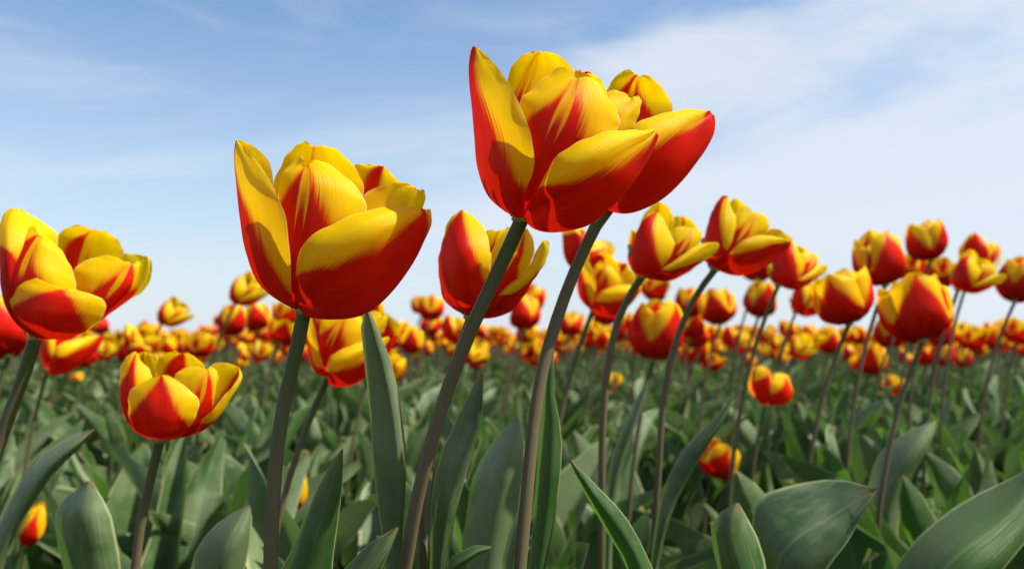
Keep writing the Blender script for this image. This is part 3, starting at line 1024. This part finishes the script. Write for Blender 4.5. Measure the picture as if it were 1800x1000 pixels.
def rail_leaf(data, G, mat=None, extend=True, nu=11, nv=40, seed=1, wave=0.0012):
    """data: rows tip -> bottom of (xL,yL,dL)(xM,yM,dM)(xR,yR,dR) in photo pixels and metres; runs on to plant foot G"""
    C = [[P(*c) for c in row] for row in data]
    if extend:
        l, m_, r_ = C[-1]
        foot = np.array([G[0], G[1], 0.01])
        for f, k in ((0.35, .85), (0.7, .55), (1.0, .22)):
            mm = m_ * (1 - f) + foot * f
            C.append([mm + (l - m_) * k, mm, mm + (r_ - m_) * k])
    C = np.array(C)[::-1]
    seglen = np.linalg.norm(np.diff(C[:, 1], axis=0), axis=1)
    tv = np.concatenate([[0], np.cumsum(seglen)]); tv /= tv[-1]
    vs = np.linspace(0, 1, nv); us = np.linspace(-1, 1, nu)
    Q = hermite(tv, C, vs)
    Q = hermite([-1, 0, 1], Q.transpose(1, 0, 2), us).transpose(1, 0, 2)
    U, V = np.meshgrid(us, vs)
    ph = seed * 1.7
    Q[..., 1] += wave * np.abs(U) ** 2 * np.sin(19 * V + ph + U)
    v_ = Q.reshape(-1, 3) - np.array([G[0], G[1], 0.0])
    return make_mesh('leaf', v_, grid_quads(nv, nu), mat or leaf_mat, np.stack([U, V], -1).reshape(-1, 2))


def add_generic_leaves(t, n, rnd, smin=.85, smax=1.1, pool=None, r0=0.0):
    a = rnd.uniform(0, 6.28)
    for k in range(n):
        me = LEAVES[rnd.choice(pool) if pool else rnd.randrange(len(LEAVES))]
        s = rnd.uniform(smin, smax)
        a += 2.1 + rnd.uniform(-.5, .5)
        link('leaf', me, t, (math.cos(a) * r0, math.sin(a) * r0, 0.0), (rnd.uniform(-.1, .1), rnd.uniform(-.1, .1), a - math.pi / 2), (s, s, s))


# ------------------------------------------------------------------ tulips
def add_blossom(t, key, rel, scale=1.0, rot=(0, 0, 0)):
    bl = link('blossom', pistil_me, t, tuple(rel), rot, (scale,) * 3)
    for me in flower_meshes(key):
        link('petal', me, bl)
    return bl


def place_tulip(label, key, base_px, depth, stem_px, group=None, scale=1.0, rot=(0, 0, 0), leaves=3, r0=.0042, r1=.0034, rnd=None, foot=None, leaf_pool=None):
    """stem_px: list of (px, py, depth) under the blossom; the stem runs on straight to the ground"""
    B = P(*base_px, depth)
    pts = [B - 0.0] + [P(*s) for s in stem_px]
    last, prev = pts[-1], pts[-2]
    d = (last - prev) / np.linalg.norm(last - prev)
    if foot is None:
        k = last[2] / max(.3, -d[2])
        foot = np.array([last[0] + d[0] * k * .5, last[1] + d[1] * k * .5, 0.0])
    else:
        foot = np.array([foot[0], foot[1], 0.0])
    mid = last * .5 + foot * .5 + np.array([d[0] * last[2] * .12, 0, 0])
    pts += [mid, foot]
    G = foot
    t = thing('tulip', label, 'tulip', (G[0], G[1], 0), group)
    pts = [p_ - G for p_ in pts[::-1]]
    link('stem', stem_mesh(pts, r0, r1, 14, 48), t)
    add_blossom(t, key, B - G, scale, rot)
    add_generic_leaves(t, leaves, rnd or random.Random(len(label)), pool=leaf_pool)
    return t


HG = 'large tulips standing in front'
rl = rows
lowpool = [0, 3, 6, 9, 12, 15]
tA = place_tulip('large sharp tulip with its stem curving straight down, left of the tallest pair', 'A', (534, 549), .345,
                 [(520, 620, .345), (501, 700, .345), (486, 800, .345), (479, 900, .345), (475, 1000, .345)], HG, leaves=0, r0=.0034, r1=.0028, leaf_pool=lowpool)
tB = place_tulip('tallest tulip on a thick leaning stem, sharp yellow tips and red flame', 'B', (917, 386), .335,
                 [(883, 460, .337), (843, 545, .338), (803, 640, .34), (766, 750, .342), (735, 870, .345), (712, 1000, .35)], HG, leaves=2, r0=.0031, r1=.0027, leaf_pool=lowpool)
tC = place_tulip('deep red tulip tucked behind the tallest bloom with its tip pointing away', 'C', (1072, 364), .405,
                 [(1060, 378, .403), (1022, 450, .40), (986, 540, .395), (956, 640, .39), (939, 740, .385), (928, 850, .38), (914, 1000, .375)], HG, leaves=2, r0=.0034, r1=.0027, leaf_pool=lowpool)
tD = place_tulip('wide open tulip bloom cut close to the picture edge on a dark leaning stem', 'D', (62, 596), .47,
                 [(38, 670, .47), (12, 740, .47), (-14, 820, .47), (-30, 900, .47)], HG, leaves=0, r0=.0040, r1=.0034, leaf_pool=lowpool)
tE = place_tulip('tall red tulip half hidden behind the thick stem of the tallest bloom', 'E', (828, 558), .44,
                 [(800, 640, .44), (772, 740, .43), (750, 840, .42), (742, 1000, .41)], HG, leaves=1, r0=.0026, r1=.0024, leaf_pool=lowpool)
tF = place_tulip('low bowl shaped tulip opening above pale leaves, right petal spread wide', 'F', (281, 774), .46,
                 [(263, 850, .46), (246, 930, .46), (238, 1000, .46)], HG, leaves=3, r0=.0028, r1=.0024, leaf_pool=lowpool)
tG = place_tulip('tulip with one yellow petal stretched sideways, just below the deep red bloom', 'G', (1128, 487), .60,
                 [(1092, 550, .6), (1069, 640, .6), (1060, 740, .6), (1058, 880, .6)], HG, leaves=2, leaf_pool=lowpool, r0=.0029, r1=.0026)
tH = place_tulip('tulip with a purple red left petal leaning over its bent thin stem', 'H', (1257, 474), .62,
                 [(1218, 530, .62), (1185, 610, .62), (1167, 700, .62), (1158, 820, .62)], HG, leaves=1, leaf_pool=lowpool, r0=.0027, r1=.0023)

# leaves that belong to the large tulips, each with its own shape
def leaf_of(t, data, mat=None, seed=1, wave=.0012, extend=True):
    link('leaf', rail_leaf(rl(data), (t.location.x, t.location.y), mat, seed=seed, wave=wave, extend=extend), t)


leaf_of(tE, """(642,540,.392)(644,540,.390)(648,541,.392)
(634,570,.398)(655,575,.384)(662,572,.394)
(641,640,.402)(672,640,.382)(690,645,.398)
(650,720,.404)(688,720,.382)(706,730,.400)
(655,800,.404)(698,800,.382)(714,800,.402)
(663,880,.402)(701,880,.384)(712,880,.402)
(672,950,.400)(701,945,.386)(706,945,.400)
(678,1020,.400)(702,1020,.388)(712,1020,.400)""", leaf_mat, 1)
leaf_of(tA, """(600,789,.362)(602,789,.362)(604,791,.362)
(585,810,.366)(595,815,.360)(604,818,.362)
(560,850,.370)(580,860,.358)(601,865,.364)
(538,900,.372)(565,910,.356)(595,915,.366)
(515,960,.374)(550,965,.356)(587,965,.368)
(488,1010,.376)(535,1015,.356)(583,1015,.370)""", leaf_dark, 2)
leaf_of(tA, """(696,925,.335)(698,925,.335)(701,928,.335)
(665,942,.338)(686,950,.330)(695,950,.334)
(632,968,.340)(664,980,.328)(680,978,.333)
(600,1005,.342)(638,1012,.326)(664,1012,.333)
(575,1050,.343)(615,1060,.325)(648,1060,.333)""", leaf_mat, 3)
leaf_of(tB, """(844,655,.392)(847,655,.390)(850,658,.392)
(826,690,.396)(843,695,.384)(849,700,.388)
(800,740,.402)(836,750,.380)(842,755,.386)
(776,795,.408)(815,805,.376)(829,805,.386)
(762,850,.410)(788,862,.374)(810,865,.388)
(757,915,.410)(776,925,.374)(797,925,.390)
(755,1010,.410)(768,1015,.374)(784,1015,.390)""", leaf_mat, 4)
leaf_of(tC, """(969,600,.425)(971,600,.424)(973,601,.425)
(959,650,.430)(966,652,.420)(974,654,.424)
(955,700,.434)(965,702,.418)(975,704,.424)
(951,745,.436)(968,747,.416)(986,750,.424)
(946,800,.436)(965,802,.414)(988,800,.424)
(941,860,.436)(960,862,.414)(982,862,.424)
(936,930,.436)(952,932,.414)(972,932,.424)
(928,1010,.436)(942,1012,.414)(956,1012,.424)""", leaf_dark, 5)
leaf_of(tC, """(960,705,.45)(962,705,.45)(964,706,.45)
(944,780,.46)(955,780,.445)(965,780,.45)
(925,850,.46)(940,850,.445)(955,850,.45)
(905,910,.46)(918,912,.445)(935,915,.45)
(884,970,.46)(900,972,.445)(915,972,.45)
(882,1020,.46)(895,1022,.445)(905,1022,.45)""", leaf_mat, 6)
leaf_of(tB, """(868,958,.36)(869,960,.36)(868,962,.36)
(838,956,.365)(842,966,.352)(840,976,.356)
(808,964,.37)(812,978,.352)(808,994,.356)
(788,985,.37)(792,1000,.352)(790,1020,.356)
(776,1020,.37)(780,1040,.352)(782,1060,.356)""", leaf_dark, 7)

# ---- leaf-only plants close to the camera: one traced leaf each, more round the foot
def leafy_plant(label, data, foot_px, depth, mat=None, seed=1, wave=.0015, more=2, group='leafy plants without blooms close by'):
    G = P(foot_px[0], foot_px[1], depth)
    t = thing('leafy_tulip_plant', label, 'leafy plant', (G[0], G[1], 0), group)
    leaf_of(t, data, mat, seed, wave)
    add_generic_leaves(t, more, random.Random(seed), .75, .95, pool=lowpool)
    return t


leafy_plant('broad grey green leaf arching across the lower right with a brown tip', """(1538,858,.47)(1541,860,.47)(1540,864,.47)
(1500,846,.50)(1520,872,.47)(1528,885,.46)
(1450,842,.53)(1490,890,.48)(1510,915,.46)
(1395,852,.55)(1440,920,.48)(1490,950,.46)
(1345,868,.56)(1395,950,.48)(1462,985,.46)
(1322,905,.56)(1365,985,.48)(1440,1020,.46)
(1330,980,.56)(1370,1040,.48)(1425,1065,.46)""", (1400, 1100), .50, leaf_mat, 11)
leafy_plant('pale upright leaf with rolled edge, left of the broad arching leaf', """(1294,884,.44)(1297,883,.44)(1301,886,.44)
(1278,893,.445)(1292,900,.435)(1308,900,.44)
(1251,915,.455)(1280,935,.43)(1328,932,.445)
(1250,945,.46)(1285,965,.43)(1340,965,.45)
(1258,985,.46)(1295,1000,.43)(1349,1000,.45)
(1268,1030,.46)(1305,1040,.43)(1352,1040,.45)""", (1310, 1100), .45, leaf_mat, 12, more=0)
leafy_plant('very broad dark leaf filling the bottom right corner', """(1830,815,.50)(1835,830,.50)(1840,850,.50)
(1770,845,.53)(1800,880,.49)(1840,900,.50)
(1705,875,.55)(1745,930,.48)(1800,960,.48)
(1650,910,.56)(1690,970,.47)(1760,1010,.47)
(1605,950,.56)(1650,1010,.47)(1720,1060,.47)
(1570,1000,.56)(1620,1060,.47)(1690,1100,.47)""", (1640, 1180), .50, leaf_dark, 13)
leafy_plant('folded leaf pointing up left beside the right hand thick stem', """(1000,806,.43)(1002,807,.43)(1004,808,.43)
(1012,836,.435)(1024,840,.42)(1034,838,.43)
(1036,880,.44)(1052,882,.415)(1066,870,.43)
(1064,930,.44)(1086,926,.415)(1098,905,.435)
(1092,975,.44)(1112,968,.415)(1122,945,.435)
(1110,1020,.44)(1132,1015,.415)(1148,1000,.435)""", (1140, 1100), .44, leaf_dark, 14)
leafy_plant('long narrow leaf rising to the right below the bent thin stem', """(1285,703,.60)(1287,704,.60)(1289,706,.60)
(1245,742,.61)(1262,748,.59)(1272,742,.60)
(1205,785,.61)(1225,795,.59)(1240,790,.60)
(1176,835,.61)(1195,848,.59)(1208,842,.60)
(1160,885,.61)(1172,900,.59)(1182,895,.60)
(1150,940,.61)(1158,955,.59)(1166,952,.60)""", (1140, 1050), .60, leaf_mat, 15, more=0)
leafy_plant('slender pale leaf curving up between two thin stems', """(1138,668,.70)(1140,668,.70)(1142,670,.70)
(1108,720,.71)(1120,722,.69)(1130,715,.70)
(1085,775,.71)(1096,780,.69)(1108,775,.70)
(1070,830,.71)(1080,838,.69)(1090,835,.70)
(1065,900,.71)(1072,905,.69)(1080,905,.70)""", (1070, 1000), .70, leaf_mat, 16)
leafy_plant('broad pale leaf with a dark fold at the bottom left', """(434,888,.50)(438,887,.50)(442,889,.50)
(402,905,.51)(420,915,.49)(444,908,.50)
(370,930,.52)(400,950,.48)(442,940,.50)
(346,962,.52)(385,985,.48)(435,980,.50)
(334,1000,.52)(375,1025,.48)(425,1020,.50)
(330,1050,.52)(365,1070,.48)(412,1070,.50)""", (370, 1130), .50, leaf_mat, 17)
leafy_plant('long grey leaf slanting up from the left picture edge', """(164,753,.52)(166,753,.52)(167,756,.52)
(130,765,.53)(132,780,.51)(136,792,.52)
(80,795,.53)(90,815,.51)(98,830,.52)
(40,840,.53)(52,862,.51)(64,880,.52)
(8,895,.53)(20,915,.51)(32,930,.52)
(-20,960,.53)(-5,975,.51)(8,985,.52)""", (-30, 1100), .52, leaf_mat, 18, more=0)
leafy_plant('wide pale leaf standing behind the low bowl shaped tulip', """(152,846,.56)(156,845,.56)(162,846,.56)
(132,862,.57)(152,870,.55)(170,864,.555)
(102,890,.58)(140,910,.54)(192,900,.55)
(100,930,.58)(140,950,.54)(204,945,.55)
(108,980,.58)(150,1000,.54)(214,1000,.55)
(118,1030,.58)(160,1040,.54)(212,1040,.55)""", (165, 1100), .56, leaf_mat, 19, more=0)
leafy_plant('grey green leaf with smooth face standing right of the two thick stems', """(905,735,.62)(909,734,.62)(913,736,.62)
(880,760,.63)(900,775,.60)(920,765,.61)
(850,800,.64)(885,815,.59)(925,805,.61)
(828,850,.64)(870,865,.59)(920,860,.61)
(815,910,.64)(858,920,.59)(910,915,.61)
(812,980,.64)(850,985,.59)(898,985,.61)""", (850, 1080), .60, leaf_mat, 20)
leafy_plant('rounded leaf catching light behind the broad arching leaf', """(1640,738,.85)(1645,740,.85)(1646,748,.85)
(1618,748,.855)(1630,757,.84)(1642,762,.845)
(1570,775,.88)(1600,795,.83)(1625,795,.84)
(1545,800,.89)(1578,825,.83)(1605,830,.84)
(1530,840,.89)(1560,860,.83)(1590,870,.84)""", (1560, 950), .85, leaf_mat, 22)

# ---- the other tulips one can point to
# (label, variant, base x, base y, width px, variant width px, yaw deg, tilt deg, stem lean factor)
VW = dict(A=345, B=332, C=200, D=268, E=195, F=212, G=165, H=160)
VWM = {}
for k_, f_ in FLOWERS.items():
    allp = np.concatenate([p_[0].reshape(-1, 3) for p_ in f_['petals']])
    VWM[k_] = np.ptp(allp[:, 0])
MID = [
    ('tulip with a broad red belly glimpsed under the large left bloom', 'B', 578, 660, 170, -8, 2, 1.0),
    ('half hidden yellow bloom right of the folded leaf under the large left bloom', 'M', 668, 614, 88, 10, 0, .9),
    ('tulip with one yellow petal tip hooked right, against the right thick stem', 'A', 1042, 546, 116, -10, 12, .9),
    ('tulip crossed by the right thick stem, upper of the two there', 'D', 1012, 478, 108, 25, 0, .8),
    ('bloom overlapping the right side of the purple red petalled tulip', 'G', 1368, 502, 116, 15, 4, 1.0),
    ('short tulip among the leaves under the right hand cluster of blooms', 'F', 1345, 713, 92, 30, 4, .6),
    ('lowest short tulip with bright yellow top deep among dark leaves', 'L', 1250, 838, 72, 0, 8, .5),
    ('upright red cup tulip between two thin stems below the sideways petal bloom', 'K', 1148, 633, 96, 40, -2, .6),
    ('small tulip with a dark red belly close right of the upright red cup', 'L', 1217, 636, 50, 15, 0, .7),
    ('tulip with a curled yellow petal on its right, left of the broad red one', 'L', 1492, 570, 106, 200, -6, 1.0),
    ('broad red tulip with glowing right edge, largest of the right hand cluster', 'L', 1622, 600, 124, 110, -4, 1.0),
    ('red tulip with a yellow shoulder, left end of the high right cluster', 'K', 1556, 502, 88, 130, 0, .9),
    ('dark red round tulip, topmost of the right hand cluster', 'O', 1636, 458, 72, 170, -14, .9),
    ('red tulip with a petal opened right, high near the right edge', 'E', 1706, 482, 76, 10, 10, .9),
    ('yellow tipped open bloom beneath the two highest right hand tulips', 'G', 1684, 510, 90, -12, 6, .9),
    ('red tulip cut by the right picture edge', 'K', 1784, 530, 72, 20, 12, 1.1),
    ('yellow fringed bloom squeezed between the clustered right tulips', 'M', 1645, 506, 72, 60, 6, .9),
    ('low wide tulip on the horizon near the right edge', 'M', 1704, 614, 52, 25, 0, .6),
    ('small tulip resting its wide cup above the horizon left of two stems', 'L', 1266, 570, 66, 100, -4, .8),
    ('small tulip crossed by the bent thin stem', 'O', 1206, 557, 52, 35, -6, .8),
    ('small tulip hanging under the overlapping pair of blooms', 'K', 1333, 558, 58, 15, 0, .9),
    ('open red tulip low under the overlapping pair, right of its neighbour', 'H', 1398, 550, 76, 10, 4, .9),
    ('small tulip half covered by the bloom with the sideways petal', 'M', 1145, 527, 54, 30, 10, .8),
    ('small pale yellow tulip standing alone left of the half hidden red one', 'L', 757, 563, 46, 70, -4, .8),
    ('small flame striped tulip touching the half hidden red one', 'E', 790, 600, 50, 10, 2, .8),
    ('small round tulip alone against the sky left of the large left bloom', 'G', 414, 534, 72, -5, 4, 1.1),
    ('small yellow tulip directly under the lone round one', 'K', 404, 590, 50, 55, 0, .7),
    ('small tulip in the gap left of the large left stem', 'L', 457, 580, 50, 140, 0, .8),
    ('yellow tulip close left of the large left stem', 'M', 492, 602, 60, 20, 0, .8),
    ('small tulip with a pointed right petal left of the lone round one', 'G', 284, 570, 62, 12, 6, 1.0),
    ('tulip with crossed yellow petals just above the low bowl shaped one', 'D', 234, 628, 68, 0, 0, .7),
    ('tiny tulip sunk in leaves left of the low bowl shaped one', 'K', 134, 685, 28, 0, 0, .5),
    ('red tulip at the left edge beneath the wide open bloom', 'L', 14, 627, 112, 150, 2, .6),
    ('red bellied tulip lying low under the wide open bloom', 'C', 84, 650, 98, 30, 6, .6),
    ('narrow closed bud seen behind the large left stem', 'N', 515, 896, 36, 0, 2, .4),
    ('narrow orange bud low at the left edge among leaves', 'N', 46, 960, 40, 20, 4, .4),
    ('tulip at the right edge level with the horizon', 'M', 1786, 604, 62, 10, 4, .7),
    ('yellow tulip against the right side of the half hidden red one', 'L', 926, 548, 52, 45, 6, .9),
    ('red bellied tulip under the half hidden red one', 'K', 922, 580, 56, 95, 8, .8),
    ('small yellow topped tulip left of the broad red one on the horizon', 'K', 1456, 622, 38, 0, 0, .6),
    ('small tulip with scalloped top touching the large left bloom', 'M', 498, 572, 56, 45, 4, .8),
    ('dark tulip seen above the low bowl shaped one', 'O', 348, 626, 44, 10, -8, .7),
    ('small tulip peeping under the hooked petal bloom', 'L', 1062, 572, 46, 80, 0, .7),
    ('small tulip left of the right thick stem on the horizon', 'O', 1000, 590, 40, 60, 0, .7),
    ('yellow open bloom squeezed between the red shouldered tulip and the topmost one', 'M', 1600, 494, 66, 40, 8, .9),
    ('yellow sided tulip tucked behind the overlapping pair of blooms', 'L', 1330, 492, 60, 60, 8, .9),
    ('small red tulip on the horizon just below the broad red one', 'K', 1560, 612, 52, 25, 4, .8),
    ('tiny orange bloom low between the two thick stems', 'N', 932, 628, 20, 0, 0, .4),
]
mr_ = random.Random(5)
CLEARS = []
OCC = []          # ground spots already taken
for (label, key, bx, by, w, yaw, tilt, lean) in MID:
    size = mr_.uniform(.94, 1.06)
    target = {'N': .030, 'K': .056, 'O': .058, 'L': .062, 'M': .066}.get(key, .068) * size
    if key == 'N' and by > 800: target = .021
    sc = target / VWM[key]
    dep = target * FPX / w
    px_m = FPX / dep
    B = P(bx, by, dep)
    H = B[2]
    dx = -0.045 * lean * (H / .5)
    st = []
    for f, g in ((.12, .42), (.30, .78), (.5, .95)):
        q = B + np.array([dx * g * 1.25, 0, -H * f])
        st.append(q)
    foot = B + np.array([dx * 1.1 + mr_.uniform(-.01, .01), mr_.uniform(-.01, .02), 0])
    G = np.array([foot[0], foot[1], 0])
    t = thing('tulip', label, 'tulip', (G[0], G[1], 0), 'tulips in the middle of the field')
    pts = [p_ - G for p_ in ([B] + st + [G])[::-1]]
    link('stem', stem_mesh(pts, .0030, .0022, 8, 20), t)
    add_blossom(t, key, B - G, sc, (R(mr_.uniform(-6, 6)), R(tilt), R(yaw)))
    add_generic_leaves(t, 3, mr_, *((.45, .6) if by > 800 or bx < 100 else (.8, 1.05)))
    OCC.append((G[0], G[1]))
    if by > 670: CLEARS.append((bx, w + (75 if by > 800 else 15), dep))
for t in (tA, tB, tC, tD, tE, tF, tG, tH):
    OCC.append((t.location.x, t.location.y))

# ------------------------------------------------------------------ tulips of the field, each its own
HALF = 0.66
SR = random.Random(99)
stem_lib = []
for i in range(8):
    h = 0.43 + 0.018 * i
    dx = SR.uniform(.02, .06); dy = SR.uniform(-.015, .015)
    pts = np.array([(0, 0, 0), (dx * .08, 0, h * .4), (dx * .28, dy * .3, h * .7), (dx * .62, dy * .7, h * .9), (dx, dy, h)])
    stem_lib.append((stem_mesh(pts, .0030, .0022, 6, 12), (dx, dy, h)))


CLEAR = []


def spots(n, d0, d1, rnd, power=2.0, mind=0.05, occ=None):
    out = []
    tries = 0
    occ = list(occ or [])
    while len(out) < n and tries < n * 60:
        tries += 1
        d = (d0 ** power + (d1 ** power - d0 ** power) * rnd.random()) ** (1 / power)
        x = rnd.uniform(-1, 1) * HALF * d
        if any((x - a) ** 2 + (d - b_) ** 2 < mind * mind for a, b_ in occ[-700:]):
            continue
        if any(d < D_ + .04 and abs(900 + FPX * x / d - b_) < w_ * .9 + 38 for b_, w_, D_ in CLEAR):
            continue
        occ.append((x, d)); out.append((x, d))
    return out


field_keys = ['K', 'L', 'M', 'O', 'G', 'F', 'H', 'E', 'D', 'L', 'K', 'M']
for (x, y) in spots(238, 1.7, 4.2, SR, 1.35, 0.10, OCC):
    me, top = SR.choice(stem_lib)
    key = SR.choice(field_keys)
    zs = (0.472 + SR.gauss(0, .038)) / top[2]
    zs *= 1.0 if y > 2.3 else .97
    t = thing('tulip', 'small blurred tulip in the crowded band of blooms along the horizon', 'tulip', (x, y, 0), 'field tulips along the horizon')
    link('stem', me, t, (0, 0, 0), (0, 0, SR.uniform(-.6, .6)), (1, 1, zs))
    s_o = t.children[0]
    a = s_o.rotation_euler.z
    rel = (top[0] * math.cos(a) - top[1] * math.sin(a), top[0] * math.sin(a) + top[1] * math.cos(a), top[2] * zs)
    tgt = {'N': .030, 'K': .054, 'O': .056, 'L': .060, 'M': .064}.get(key, .064) * SR.uniform(.88, 1.08)
    free = key in 'KLMO'
    add_blossom(t, key, rel, tgt / VWM[key], (R(SR.uniform(-10, 10)), R(SR.uniform(-6, 12)), SR.uniform(0, 6.28) if free else SR.uniform(-.6, .6)))
    add_generic_leaves(t, 2, SR, .95, 1.25)
    OCC.append((x, y))

CLEAR.extend(CLEARS)
# leaf-only plants that fill the rows near the camera
for (x, y) in spots(235, .50, 2.1, SR, 1.75, 0.045, OCC):
    t = thing('leafy_tulip_plant', 'clump of broad tulip leaves without a bloom filling the rows', 'leafy plant', (x, y, 0), 'leafy clumps between the near tulips')
    add_generic_leaves(t, 4, SR, .95, 1.22)
    OCC.append((x, y))


# ------------------------------------------------------------------ stuff: the field beyond
def tile(parts, inst):
    """parts: list of (verts, quads, uv, flame, stripe); inst: list of (part index, 3x3 matrix, offset)"""
    V_, Q_, U_, Fm, St = [], [], [], [], []
    off = 0
    for k, M, o in inst:
        v_, q_, u_, f_, s_ = parts[k]
        V_.append(v_ @ M.T + o); Q_.append(q_ + off); U_.append(u_)
        if f_ is not None: Fm.append(f_); St.append(s_)
        off += len(v_)
    return (np.concatenate(V_), np.concatenate(Q_), np.concatenate(U_), np.concatenate(Fm) if Fm else None, np.concatenate(St) if St else None)


def low_blossom(key, nu, nv, amp=0.0):
    V_, Q_, U_, Fm, St = [], [], [], [], []
    off = 0
    for i, (C, uc, fl) in enumerate(FLOWERS[key]['petals']):
        v_, uv, fm, s = sample_petal(C, uc, nu, nv, fl, amp, i)
        V_.append(v_ / VWM[key]); Q_.append(grid_quads(nv, nu) + off); U_.append(uv); Fm.append(fm); St.append(s); off += len(v_)
    return tuple(np.concatenate(a) for a in (V_, Q_, U_, Fm, St))


def rotz(a):
    c, s = math.cos(a), math.sin(a)
    return np.array([[c, -s, 0], [s, c, 0], [0, 0, 1.0]])


def rotx(a):
    c, s = math.cos(a), math.sin(a)
    return np.array([[1, 0, 0], [0, c, -s], [0, s, c]])


def roty(a):
    c, s = math.cos(a), math.sin(a)
    return np.array([[c, 0, s], [0, 1, 0], [-s, 0, c]])


def low_leaf(spec, nu, nv):
    s = list(spec); s[8], s[9] = nu, nv
    v_, uv = generic_leaf(*s)
    return v_, grid_quads(nv, nu), uv, None, None


def low_stem():
    v_, q_, uv = tube(smooth_path([(0, 0, 0), (.005, 0, .2), (.018, 0, .38), (.035, 0, .46)], 5), np.full(5, .003), 4)
    return v_, q_, uv, None, None


def stuff(name, data, mat, label):
    v_, q_, u_, f_, s_ = data
    o = link(name, make_mesh(name, v_, q_, mat, u_, f_, s_))
    o['kind'] = 'stuff'; o['label'] = label; o['category'] = name.split('_')[-1]
    return o


keys = ['K', 'L', 'M', 'O', 'G', 'F', 'H', 'E']
mid_parts = [low_blossom(k, 5, 7) for k in keys]
far_parts = [low_blossom(k, 3, 4) for k in keys]
fr = np.random.default_rng(4)


def ring(n, d0, d1, power=2.0):
    d = (d0 ** power + (d1 ** power - d0 ** power) * fr.random(n)) ** (1 / power)
    return fr.uniform(-1, 1, n) * (HALF * d + 0.5), d


def blooms(parts, n, d0, d1, power):
    xs, ds = ring(n, d0, d1, power)
    inst, stems = [], []
    for x, d in zip(xs, ds):
        z = .474 + fr.normal(0, .033)
        s = fr.uniform(.056, .072)
        M = rotz(fr.uniform(0, 6.28)) @ rotx(fr.uniform(-.25, .25)) @ roty(fr.uniform(-.1, .3)) * s
        inst.append((fr.integers(len(parts)), M, np.array([x, d, z])))
        stems.append((0, np.diag([1, 1, z / .46]), np.array([x - .035, d, 0])))
    return inst, stems


i1, s1 = blooms(mid_parts, 2500, 4.3, 12, 1.7)
stuff('distant_blooms', tile(mid_parts, i1), petal_mat, 'countless red and yellow tulip blooms across the middle distance')
stuff('distant_stems', tile([low_stem()], s1), stem_mat, 'thin stems of the distant tulips')
i2, _ = blooms(far_parts, 14000, 12, 110, 1.25)
stuff('farthest_blooms', tile(far_parts, i2), petal_mat, 'specks of red and yellow blooms merging on the horizon')
leaf_parts = [low_leaf(s, 5, 8) for s in LEAF_SPECS if s[7] % 3 != 1 or s[7] < 4]
leaf_parts_far = [low_leaf(s, 3, 5) for s in LEAF_SPECS if s[7] % 3 != 1 or s[7] < 4]


def leaves_field(parts, n, d0, d1, power, s0=.85, s1=1.15):
    xs, ds = ring(n, d0, d1, power)
    inst = []
    for x, d in zip(xs, ds):
        s = fr.uniform(s0, s1)
        inst.append((fr.integers(len(parts)), rotz(fr.uniform(0, 6.28)) @ rotx(fr.uniform(-.12, .12)) * s, np.array([x, d, 0])))
    return inst


stuff('leaf_carpet', tile(leaf_parts, leaves_field(leaf_parts, 4900, 1.6, 5.0, 1.8, .95, 1.27)), leaf_mat, 'dense tulip leaves between the nearer rows')
side_l = []
for _ in range(1500):          # the rows go on to both sides of what is in view
    d = fr.uniform(-.4, 1.9); x = fr.uniform(.66 * max(d, 0) + .24, 2.3) * (1 if fr.random() < .5 else -1)
    side_l.append((fr.integers(len(leaf_parts)), rotz(fr.uniform(0, 6.28)) * fr.uniform(.8, 1.0), np.array([x, d, 0])))
stuff('side_foliage', tile(leaf_parts, side_l), leaf_mat, 'tulip leaves of the rows on either side')
stuff('distant_foliage', tile(leaf_parts_far, leaves_field(leaf_parts_far, 11000, 4.8, 16, 1.6, .95, 1.25)), leaf_mat, 'dense green leaves of the distant rows')
stuff('farthest_foliage', tile(leaf_parts_far, leaves_field(leaf_parts_far, 14000, 15, 110, 1.2, 1.0, 1.3)), leaf_mat, 'green band of leaves towards the horizon')

# ------------------------------------------------------------------ ground
gx = np.array([-3000, -300, -60, -15, -4, 0, 4, 15, 60, 300, 3000.0])
gy = np.array([-3000, -300, -60, -15, -4, 0, 4, 15, 60, 300, 3000.0])
GX, GY = np.meshgrid(gx, gy)
gv = np.stack([GX, GY, np.zeros_like(GX)], -1).reshape(-1, 3)
g = link('ground', make_mesh('ground', gv, grid_quads(11, 11), soil_mat))
g['kind'] = 'structure'; g['label'] = 'dark soil of the tulip field'
